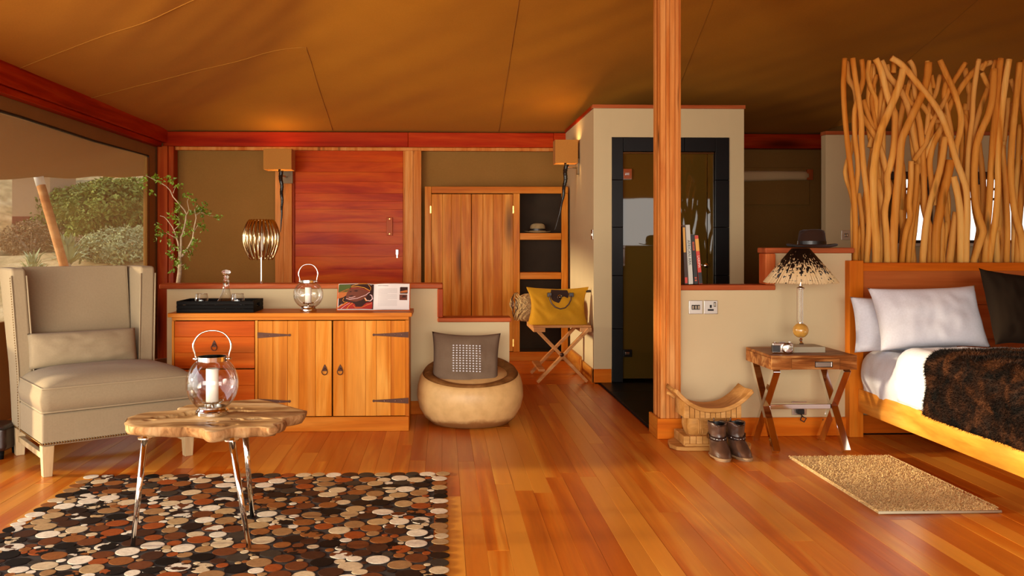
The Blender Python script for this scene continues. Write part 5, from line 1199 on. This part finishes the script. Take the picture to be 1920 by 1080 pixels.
# box under the lamp
lbx = W(1482, 661, 5.66); lbx2 = W(1540, 661, 5.66)
bxm = MB().box(0, lbx2.x-lbx.x, 0, .17, 0, .036).build('gift_box', 'box_cloth', bevel=.002); bxm.location = (lbx.x, 5.60, ZN+.0005); tag(bxm, 'flat beige cloth covered box under the lamp on the bedside table', 'box')
# lamp
p_ = W(1501, 645, 5.69); zl = ZN+.037
la = thing('quill_lamp', 'bedside lamp with a conical black and cream quill shade on crystal rods', 'lamp', (p_.x, 5.69, zl)); sc_ = 5.76/F
def lz(py): return (645-py)*sc_
MB().lathe([(.020, 0), (.020, lz(641)), (.012, lz(639)), (.010, lz(637)), (.013, lz(634)), (.009, lz(631)), (.015, lz(630)), (.006, lz(628))], 4).xf(rot_z(PI/4)).build('foot', 'chrome', la)
MB().lathe([(0, lz(630.5))]+[(.0485*math.sin(PI*i/18), lz(617)-.0475*math.cos(PI*i/18)) for i in range(1, 18)]+[(0, lz(603))], 36).build('stone_ball', 'amber_stone', la, smooth=True)
MB().lathe([(.018, lz(604)), (.018, lz(601.5)), (.008, lz(601))], 24).build('lower_collar', 'chrome', la)
for i in range(3): a = 2*PI*i/3+.5; MB().lathe([(.0085, lz(602)), (.0085, lz(538))], 16, (.0135*math.cos(a), .0135*math.sin(a), 0)).build('crystal_rod', 'clear_crystal', la, smooth=False)
MB().lathe([(.004, lz(602)), (.004, lz(536))], 10).build('core_rod', 'white_plastic', la, smooth=True)
MB().lathe([(.024, lz(539)), (.024, lz(537)), (.008, lz(535)), (.012, lz(533)), (.007, lz(531)), (.012, lz(529)), (.007, lz(527)), (.011, lz(525)), (.006, lz(520)), (.006, lz(478))], 24).build('neck', 'chrome', la, smooth=True)
MB().lathe([(0, lz(511)), (.018, lz(508)), (.03, lz(498)), (.026, lz(488)), (.012, lz(480)), (0, lz(479))], 20).build('bulb', 'wax', la, smooth=True)
qm = MB(); NQ = 150; rq = random.Random(8)
for i in range(NQ):
    a = 2*PI*i/NQ; r0, r1 = .052, .222+rq.uniform(-.006, .006); z0, z1 = lz(463), lz(526)-rq.uniform(0, .006)
    qm.tube([(r0*math.cos(a), r0*math.sin(a), z0), ((r0+r1)/2*math.cos(a)*1.0, (r0+r1)/2*math.sin(a), (z0+z1)/2), (r1*math.cos(a), r1*math.sin(a), z1)], [.0018, .0046, .0040], 6)
qm.build('quill_shade', 'quill', la, smooth=True)['kind'] = 'stuff'
MB().tube([(.205*math.cos(a), .205*math.sin(a), lz(521.5)) for a in [2*PI*i/60 for i in range(60)]], .0022, 6, closed=True).build('shade_binding', 'reed_dark', la, smooth=True)
MB().tube([(.088*math.cos(a), .088*math.sin(a), lz(477)) for a in [2*PI*i/40 for i in range(40)]], .0025, 6, closed=True).build('shade_ring', 'brass_dark', la, smooth=True)
# compact camera
p_ = W(1469, 667, 5.55); k_ = 5.62/F
cm = thing('compact_camera', 'silver and black compact camera lying at the front of the bedside table', 'camera', (p_.x, 5.56, ZN+.001), math.radians(-6))
MB().box(-.064, .064, 0, .03, 0, .066).build('body', 'steel', cm, bevel=.007, seg=3)
MB().box(-.0645, -.014, -.0012, .031, .008, .052).build('leather_grip', 'black_leather', cm, bevel=.003, seg=1)
MB().lathe([(.032, 0), (.032, .008), (.029, .012), (.029, .03), (.026, .034), (.024, .033), (0, .035)], 36).xf(Matrix.Translation((.024, .0, .032)) @ Matrix.Rotation(PI/2, 4, 'X')).build('lens', 'steel', cm, bevel=.001, seg=1)
MB().box(-.02, .02, .006, .024, .0665, .072).build('hot_shoe', 'brushed_steel', cm, bevel=.002, seg=1)
MB().lathe([(.009, .0665), (.009, .074), (.007, .075)], 20, (.045, .015, 0)).build('dial', 'steel', cm); MB().lathe([(.006, .0665), (.006, .071), (.0, .072)], 16, (-.045, .015, 0)).build('shutter_button', 'steel', cm)
# ================================================================== CARVED STOOL
cs_ = thing('carved_stool', 'carved wooden stool with a curved crescent seat in front of the low wall', 'stool', ((1.45+1.965)/2-.01, 5.62, 0)); k2 = 5.70/F
def X_(px): return (px-1340)*k2
def Z_(py): return (846-py)*k2
def seat(u, v):   # crescent slab
    return None
mb = MB(); NS = 30
for s_ in range(NS+1):
    f = s_/NS; x = X_(1268)+(X_(1416)-X_(1268))*f; g_ = abs(2*f-1); zb_ = Z_(777)+(.128)*g_**2.3; th = .030-.006*g_; w_ = .115+.02*g_
    nx_ = -(2*f-1)*.55
    for y in (.0, 1.0):
        Y0 = .13-w_ if y == 0 else .13+w_
        mb.v += [(x, Y0, zb_), (x+nx_*th, Y0, zb_+th)]
    mb.v.append((x+nx_*th, .13, zb_+th-.010)); 
for s_ in range(NS):
    b, c = s_*5, (s_+1)*5
    mb.f += [[b, c, c+1, b+1], [b+1, c+1, c+4, b+4], [b+4, c+4, c+3, b+3], [b+3, c+3, c+2, b+2], [b+2, c+2, c, b]]
mb.f += [[0, 1, 4, 3, 2], [NS*5+q for q in (0, 2, 3, 4, 1)]]
mb.build('seat', 'stool_wood', cs_, bevel=.006, seg=3)
MB().tube([(X_(1268), .03, Z_(748)), (X_(1260), .03, Z_(741)), (X_(1254), .03, Z_(739))], [.012, .011, .009], 10).build('carrying_lug', 'stool_wood', cs_, smooth=True)
def zseat(x): f = (x-X_(1268))/(X_(1416)-X_(1268)); return Z_(777)+.128*abs(2*f-1)**2.3
for i in range(11):
    x0 = X_(1286)+(X_(1394)-X_(1286))*i/11; x1 = X_(1286)+(X_(1394)-X_(1286))*(i+1)/11
    MB().quad8([(x0+.0015, .015, Z_(787)), (x1-.0015, .015, Z_(787)), (x1-.0015, .25, Z_(787)), (x0+.0015, .25, Z_(787)), (x0+.0015, .015, zseat(x0)-.001), (x1-.0015, .015, zseat(x1)-.001), (x1-.0015, .25, zseat(x1)-.001), (x0+.0015, .25, zseat(x0)-.001)]).build('carved_block', 'stool_wood', cs_, bevel=.002, seg=1)
def colm(u, v):
    a = 2*PI*u; ca, sa = math.cos(a), math.sin(a); e = .35; r = 1+.10*math.sin(PI*v)
    return (X_(1338)+.135*r*math.copysign(abs(ca)**e, ca), .13+.085*r*math.copysign(abs(sa)**e, sa), Z_(820)+(Z_(787)-Z_(820))*v)
MB().grid(colm, 64, 12, closed_u=True).build('column', 'stool_wood', cs_, smooth=True)
for px_ in (1315, 1318.5, 1322, 1370, 1366): MB().box(X_(px_)-.0022, X_(px_)+.0022, .036, .05, Z_(817), Z_(789)).build('carved_rib', 'stool_wood', cs_, bevel=.001, seg=1)
for py_ in (793, 800, 808): MB().box(X_(1326), X_(1360), .036, .05, Z_(py_)-.002, Z_(py_)+.002).build('carved_rib', 'stool_wood', cs_, bevel=.001, seg=1)
MB().box(X_(1286), X_(1392), .0, .26, Z_(838), Z_(834)).build('step_base', 'stool_wood', cs_)
for i in range(9):
    if 2 < i < 0: continue
    x0 = X_(1284)+(X_(1392)-X_(1284))*i/9; x1 = X_(1284)+(X_(1392)-X_(1284))*(i+1)/9; MB().box(x0+.001, x1-.001, .01, .25, Z_(837.8), Z_(820.3)).build('carved_block', 'stool_wood', cs_, bevel=.003, seg=1)
MB().prism([(X_(1262), .07), (X_(1270), .0), (X_(1285), -.02), (X_(1400), -.02), (X_(1410), -.0), (X_(1418), .07), (X_(1414), .2), (X_(1400), .27), (X_(1285), .27), (X_(1268), .2)], 0.0, .026).build('base_plate', 'stool_wood', cs_, bevel=.006)
# ================================================================== BOOTS
def boot(lab, x, y, rz, flip=1):
    t = thing('ankle_boot', lab, 'boot', (x, y, 0), math.radians(rz), 'pair of brown ankle boots')
    R = [(.208, 0, .054, .064, .0), (.202, 0, .057, .067, 0), (.17, 0, .054, .064, 0), (.14, 0, .050, .060, 0), (.115, .0, .050, .063, 0), (.095, -.012, .051, .076, 0), (.075, -.030, .052, .094, 0), (.055, -.045, .054, .112, 0), (.035, -.053, .056, .122, 0), (.018, -.054, .056, .125, 0)]
    def ring(u, v):
        f = v*(len(R)-1); i = min(int(f), len(R)-2); g_ = f-i; z, cy, rx, ry, _ = [R[i][q]*(1-g_)+R[i+1][q]*g_ for q in range(5)]
        a = 2*PI*u; ca, sa = math.cos(a), math.sin(a); wdt = rx*(1-.18*max(0, sa)*(v > .5))
        toe = max(0, -sa); low = max(0, v-.45)
        zz_ = z-(.055*toe**3*low*.9 if v < .98 else 0)*1.2
        wr = .0035*noise.noise(Vector((ca*3, sa*3, z*40)))
        top = .016*max(0, -math.cos(a*2))*(1 if v < .12 else 0)
        return (ca*(wdt+wr)+flip*.006*toe*v, cy+sa*(ry+wr), max(zz_, .018)-top)
    mb = MB().grid(ring, 40, 30, closed_u=True); mb.build('upper', 'brown_leather', t, smooth=True)
    MB().grid(lambda u, v: (.049*math.cos(2*PI*u)*(1-.1*v), .058*math.sin(2*PI*u)*(1-.1*v), .197-.12*v), 30, 4, closed_u=True).build('lining', 'black_leather', t, smooth=True)
    MB().prism([(math.cos(a)*.059*(1-.15*max(0, math.sin(a))), -.054+math.sin(a)*.130) for a in [2*PI*i/36 for i in range(36)]], .008, .019).build('sole', 'sole', t, bevel=.002, seg=1)
    MB().prism([(math.cos(a)*.040, .04+math.sin(a)*.033) for a in [2*PI*i/24 for i in range(24)]], 0, .0085).prism([(math.cos(a)*.046, -.11+math.sin(a)*.066) for a in [2*PI*i/24 for i in range(24)]], 0, .0085).build('heel', 'sole', t)
    sp_ = MB().shell([(1.0, .108), (1.0, .132)], 36); sp_.v = [(x_*.0535, y_*.067-.002-(0.132-z_)*.25, z_+y_*.01) for x_, y_, z_ in sp_.v]; so = sp_.build('strap', 'dark_leather', t, smooth=True, solid=.003)
    for i in range(9): a = -PI*.05-PI*.9*i/8; MB().lathe([(.003, 0), (0, .002)], 8).xf(Matrix.Translation((.055*math.cos(a), .069*math.sin(a)-.005, .120+.01*math.sin(a))) @ Vector((math.cos(a), math.sin(a), 0)).to_track_quat('Z', 'Y').to_matrix().to_4x4()).build('stud', 'steel', so)
    MB().box(-.057*flip-.004, -.057*flip+.004, -.02, .008, .106, .136).build('buckle', 'brass_dark', so, bevel=.002, seg=1)
    MB().tube([(0, .062, .19), (0, .066, .205), (0, .064, .215), (0, .056, .205)], .004, 6).build('pull_loop', 'brown_leather', t, smooth=True)
p1, p2 = G(1349, 856), G(1378, 855)
boot('left of the two brown ankle boots, its buckled strap facing out', p1.x-.006, p1.y+.03, 0, 1); boot('right of the two brown ankle boots, toe turned slightly right', p2.x+.012, p2.y+.03, 9, -1)
# ================================================================== JUTE MAT
jm = thing('jute_mat', 'rectangular natural jute mat on the floor beside the bed', 'mat', (2.385, 4.83, 0))
def jf(u, v):
    x, y = -.30+.60*u, -.555+1.11*v; z = .013+.005*noise.noise(Vector((x*90, y*140, 0)))+.004*noise.noise(Vector((x*260, y*260, 2)))+.0025*math.sin(y*420)
    e = min(u, 1-u)*60; z *= min(1, .5+e*.5); jx = .006*noise.noise(Vector((0, y*60, 4)))*(1 if u < .03 or u > .97 else .0); return (x+jx, y, z)
MB().grid(jf, 150, 280).build('woven_pile', 'jute', jm, smooth=False)['kind'] = 'stuff'
MB().box(-.298, .298, -.553, .553, .001, .009).build('backing', 'rope', jm); MB().tube([(-.30, -.562, .008), (0, -.564, .008), (.30, -.561, .008)], .0075, 8).build('binding', 'box_cloth', jm, smooth=True)
r6 = random.Random(6); tf_ = MB()
for i in range(5200):
    x, y = r6.uniform(-.295, .295), r6.uniform(-.545, .55); 
    if r6.random() < .22: x = math.copysign(.298+r6.uniform(0, .006), r6.random()-.5)
    a = r6.uniform(0, PI); l_ = r6.uniform(.006, .013); dx, dy = l_*math.cos(a), l_*math.sin(a)*.6; b = len(tf_.v); w_ = .0022; z = .013
    tf_.v += [(x-dx, y-dy, z), (x, y-w_, z+.009), (x, y+w_, z+.009), (x+dx, y+dy, z)]; tf_.f += [[b, b+1, b+2], [b+1, b+3, b+2]]
tf_.build('yarn_loops', 'jute', jm)['kind'] = 'stuff'
# ================================================================== BOOKS ON THE LOW WALL
def book(lab, pxb, pxt, py_top, wpx, mat, depth=.11, txt=None, tm=None, tsz=.02, tf=.5, extra=None):
    Y = 6.035; a = W(pxb, 534, Y); b_ = W(pxt, py_top, Y); w = wpx*6.1/F; ang = math.atan2(b_.x-a.x, b_.z-a.z); h = math.hypot(b_.x-a.x, b_.z-a.z)
    t = thing('standing_book', lab, 'book', (a.x, Y, 1.019+max(0, w*math.sin(-ang)*0)), 0, 'books leaning against the timber post')
    M_ = Matrix.Rotation(ang, 4, 'Y'); M_ = Matrix.Translation((0, 0, w*abs(math.sin(ang)))) @ M_
    MB().box(0, w, 0, depth, 0, h).xf(M_).build('cover', mat, t, bevel=.001, seg=1); MB().box(.003, w-.003, .004, depth-.002, h, h+.0008).xf(M_).build('page_edge', 'white_page', t)
    if txt: text_mesh(txt, tsz, 'spine_title', tm, t, M_ @ Matrix.Translation((w/2, -.0012, h*tf)) @ Matrix.Rotation(PI/2, 4, 'X') @ Matrix.Rotation(-PI/2, 4, 'Z'))
    if extra: extra(t, M_, w, h)
    return t
for nm, cc in (('book_grey', (196, 200, 190)), ('book_black', (26, 24, 24)), ('book_red', (206, 62, 44)), ('book_mixed', (60, 34, 20)), ('book_yellow', (224, 170, 70)), ('ink', (70, 70, 66)), ('ink_orange', (190, 80, 40)), ('ink_white', (240, 226, 214))): plain(nm, cc, .45)
def ex1(t, M_, w, h): MB().box(.001, w*.7, -.001, 0, h*.55, h*.98).xf(M_).build('cover_print', 'book_yellow', t); MB().box(.002, w*.8, -.001, 0, h*.02, h*.12).xf(M_).build('cover_print', 'book_red', t)
def ex3(t, M_, w, h):
    for i in range(6): MB().box(w*.25, w*.75, -.001, 0, h*(.68+.03*i), h*(.70+.03*i)).xf(M_).build('spine_mark', 'ink_orange', t)
    for i in range(2): MB().box(w*.25, w*.75, -.001, 0, h*(.06+.05*i), h*(.09+.05*i)).xf(M_).build('spine_mark', 'ink_orange', t)
def ex4(t, M_, w, h): MB().box(.0005, w-.0005, -.0008, 0, h*.68, h*.93).xf(M_).build('spine_band', 'book_yellow', t); MB().box(.0005, w-.0005, -.0008, 0, .002, h*.24).xf(M_).build('spine_band', 'book_black', t)
book('dark book with orange print, leftmost of the four books leaning by the post', 1284, 1279.5, 425, 6.5, 'book_mixed', extra=ex1)
book('tall pale grey book with a title reading AFRICAN ARK on its spine', 1291.5, 1285, 423, 8.5, 'book_grey', txt='AFRICAN ARK', tm='ink', tsz=.027, tf=.53)
book('black book standing between the pale grey and the red books', 1301.5, 1295, 441, 7.5, 'book_black', extra=ex3)
book('red and yellow book with white lettering, rightmost of the leaning books', 1310.5, 1302.5, 443, 6.8, 'book_red', txt='LAIKIPIA', tm='ink_white', tsz=.022, tf=.46, extra=ex4)
# ================================================================== SWITCHES AND SOCKETS
def plate(name, lab, cat, px, py, Y, kind, w=.094, wall='front', M_=None):
    p = W(px, py, Y) if wall == 'front' else WX(px, py, Y); t = thing(name, lab, cat, p, 0)
    R_ = Matrix.Identity(4) if wall == 'front' else Matrix.Rotation(-PI/2, 4, 'Z')
    MB().box(-w/2, w/2, -.008, 0, -.046, .046).xf(R_).build('face_plate', 'brushed_steel', t, bevel=.003)
    if kind.startswith('sw'):
        n_ = int(kind[2]); 
        for i in range(n_): xx = (i-(n_-1)/2)*.019; MB().box(xx-.0092, xx+.0092, -.0095, -.0078, -.016, .016).xf(R_).build('rocker_surround', 'black_matt', t); MB().box(xx-.006, xx+.006, -.013, -.0094, -.011, .011).xf(R_).build('rocker', 'steel', t, bevel=.001, seg=1)
    else:
        MB().box(-.007, .007, -.0092, -.0078, -.004, .016).build('earth_hole', 'black_matt', t); MB().box(-.02, .02, -.0092, -.0078, -.024, -.012).build('live_holes', 'black_matt', t)
        MB().box(.02, .035, -.0092, -.0078, .004, .034).build('rocker_surround', 'black_matt', t); MB().box(.0225, .0325, -.013, -.0092, .008, .030).build('rocker', 'steel', t, bevel=.001, seg=1)
    return t
plate('light_switch', 'steel light switch plate with three rockers beside the timber post', 'switch', 1304, 576, 6.029, 'sw3')
plate('power_socket', 'steel power socket right of the three rocker switch', 'socket', 1332, 576, 6.029, 'sock')
plate('light_switch', 'steel two rocker switch on the bathroom wall beside the branch screen', 'switch', 1586, 441, YW-.001, 'sw2')
t = plate('light_switch', 'small steel switch on the side wall of the shower block', 'switch', 1111, 440, 1.404, 'sw1', wall='side')
t = plate('power_socket', 'steel power socket with a black plug low behind the bedside table', 'socket', 1498, 765, 6.029, 'sock', w=.1)
MB().box(-.022, .022, -.045, -.013, -.035, .0).build('plug', 'black_matt', t, bevel=.006); MB().tube([(0, -.03, -.034), (.01, -.04, -.05), (.03, -.05, -.06), (.015, -.05, -.085), (-.01, -.05, -.07), (.0, -.05, -.045)], .004, 8).build('cable', 'black_matt', t, smooth=True)
# ================================================================== BATHROOM CUPS
p_ = W(1772, 457, YW-.2); t = thing('chrome_cup', 'chrome cup standing on the bathroom counter between the windows', 'cup', (p_.x, YW-.2, s0+.0005))
MB().lathe([(.028, 0), (.03, .004), (.03, .05), (.034, .055), (.03, .06), (.034, .10), (.036, .118), (.032, .118), (.028, .06), (0, .058)], 24).build('body', 'chrome', t, smooth=True)
p_ = W(1748, 457, YW-.25); t = thing('glass_bottle', 'small clear faceted bottle beside the chrome cup on the bathroom counter', 'bottle', (p_.x, YW-.25, s0+.0005))
MB().lathe([(.026, 0), (.03, .01), (.03, .08), (.012, .1), (.012, .125), (.018, .13), (.0, .142)], 8).build('body', 'clear_crystal', t)
# ================================================================== OUTSIDE, seen through the left mesh window
def bush(lab, px, pt_, Y, r, mat, n, seed, lsz):
    p = W(px, pt_, Y); g_ = hz(p.x, Y)-.2; h = p.z-g_; t = thing('shrub', lab, 'shrub', (p.x, Y, g_), 0); rn = random.Random(seed); mb = MB()
    for _ in range(n):
        a = rn.uniform(0, 2*PI); e_ = math.acos(rn.uniform(-1, 1)); rr = .45+.55*rn.random()**.5; q = Vector((r*rr*math.sin(e_)*math.cos(a), r*rr*math.sin(e_)*math.sin(a), h*(.5+.5*rr*math.cos(e_))))
        q += Vector((1, 1, .6))*.35*r*noise.noise(q*1.6+Vector((seed, 0, 0))); leaf_(mb, q, lsz*rn.uniform(.7, 1.4), rn)
    mb.build('leaves', mat, t)['kind'] = 'stuff'
    for i in range(4): a = i*1.7; MB().tube([(0, 0, -.1), (.1*math.cos(a), .1*math.sin(a), h*.3), (.5*r*math.cos(a), .5*r*math.sin(a), h*.7)], [.06, .04, .015], 6).build('stem', 'bark', t)
bush('large green shrub on the slope nearest the window edge', 242, 330, 21.5, 1.35, 'bush_leaf', 13000, 1, .11)
bush('green shrub on the slope right of the leaning pole', 160, 345, 23.5, 1.3, 'bush_leaf', 9000, 2, .11)
bush('pale grey green bush low on the slope at the window edge', 230, 425, 19.0, .85, 'bush_grey', 6000, 3, .08)
bush('dry brown bush on the slope between the pole and the green shrubs', 160, 440, 19.5, .6, 'bush_dry', 3500, 4, .06)
bush('low dry bush below the hut at the far left', 60, 415, 22, .8, 'bush_dry', 4000, 6, .07)
def spiky(px, py, Y, s_, lab, seed):
    p = W(px, py, Y); g_ = hz(p.x, Y); t = thing('spiky_plant', lab, 'plant', (p.x, Y, g_), 0); rn = random.Random(seed); mb = MB(); top = p.z-g_
    for _ in range(70):
        a = rn.uniform(0, 2*PI); e = rn.uniform(.1, 1.3); d = Vector((math.cos(a)*math.sin(e), math.sin(a)*math.sin(e), math.cos(e))); l_ = s_*rn.uniform(.6, 1); w = d.cross(Vector((0, 0, 1))).normalized()*.02*s_*2; c = Vector((0, 0, max(.1, top-s_*.5)*rn.uniform(.7, 1)))
        b = len(mb.v); mid = c+d*l_*.5+Vector((0, 0, .06)); mb.v += [tuple(c-w), tuple(c+w), tuple(mid+w), tuple(mid-w), tuple(c+d*l_-Vector((0, 0, l_*.15)))]; mb.f += [[b, b+1, b+2, b+3], [b+3, b+2, b+4]]
    mb.build('leaves', 'bush_grey', t)['kind'] = 'stuff'; MB().tube([(0, 0, -.1), (0, 0, max(.2, top-s_*.4))], [.07, .05], 7).build('stem', 'bark', t)
spiky(62, 478, 17.0, .6, 'small spiky plant left of the leaning pole outside', 5); spiky(128, 450, 18.0, .9, 'taller spiky plant right of the leaning pole outside', 9)
p_ = W(55, 342, 22.8); t = thing('hut', 'small plastered hut on the hillside at the far left outside', 'hut', (p_.x, 22.8, hz(p_.x, 22.8)-.25))
z1 = p_.z-t.location.z+.35
MB().box(-.42, .5, 0, 1.6, 0, z1).build('wall', 'hut_wall', t); MB().prism_y([(-.6, z1), (.7, z1), (.6, z1+.15), (.05, z1+.5), (-.5, z1+.15)], -.3, 1.9).build('roof', 'bush_dry', t); MB().box(-.38, .05, -.10, 0, 0, z1*.45).build('door', 'rust', t, bevel=.01, seg=1)
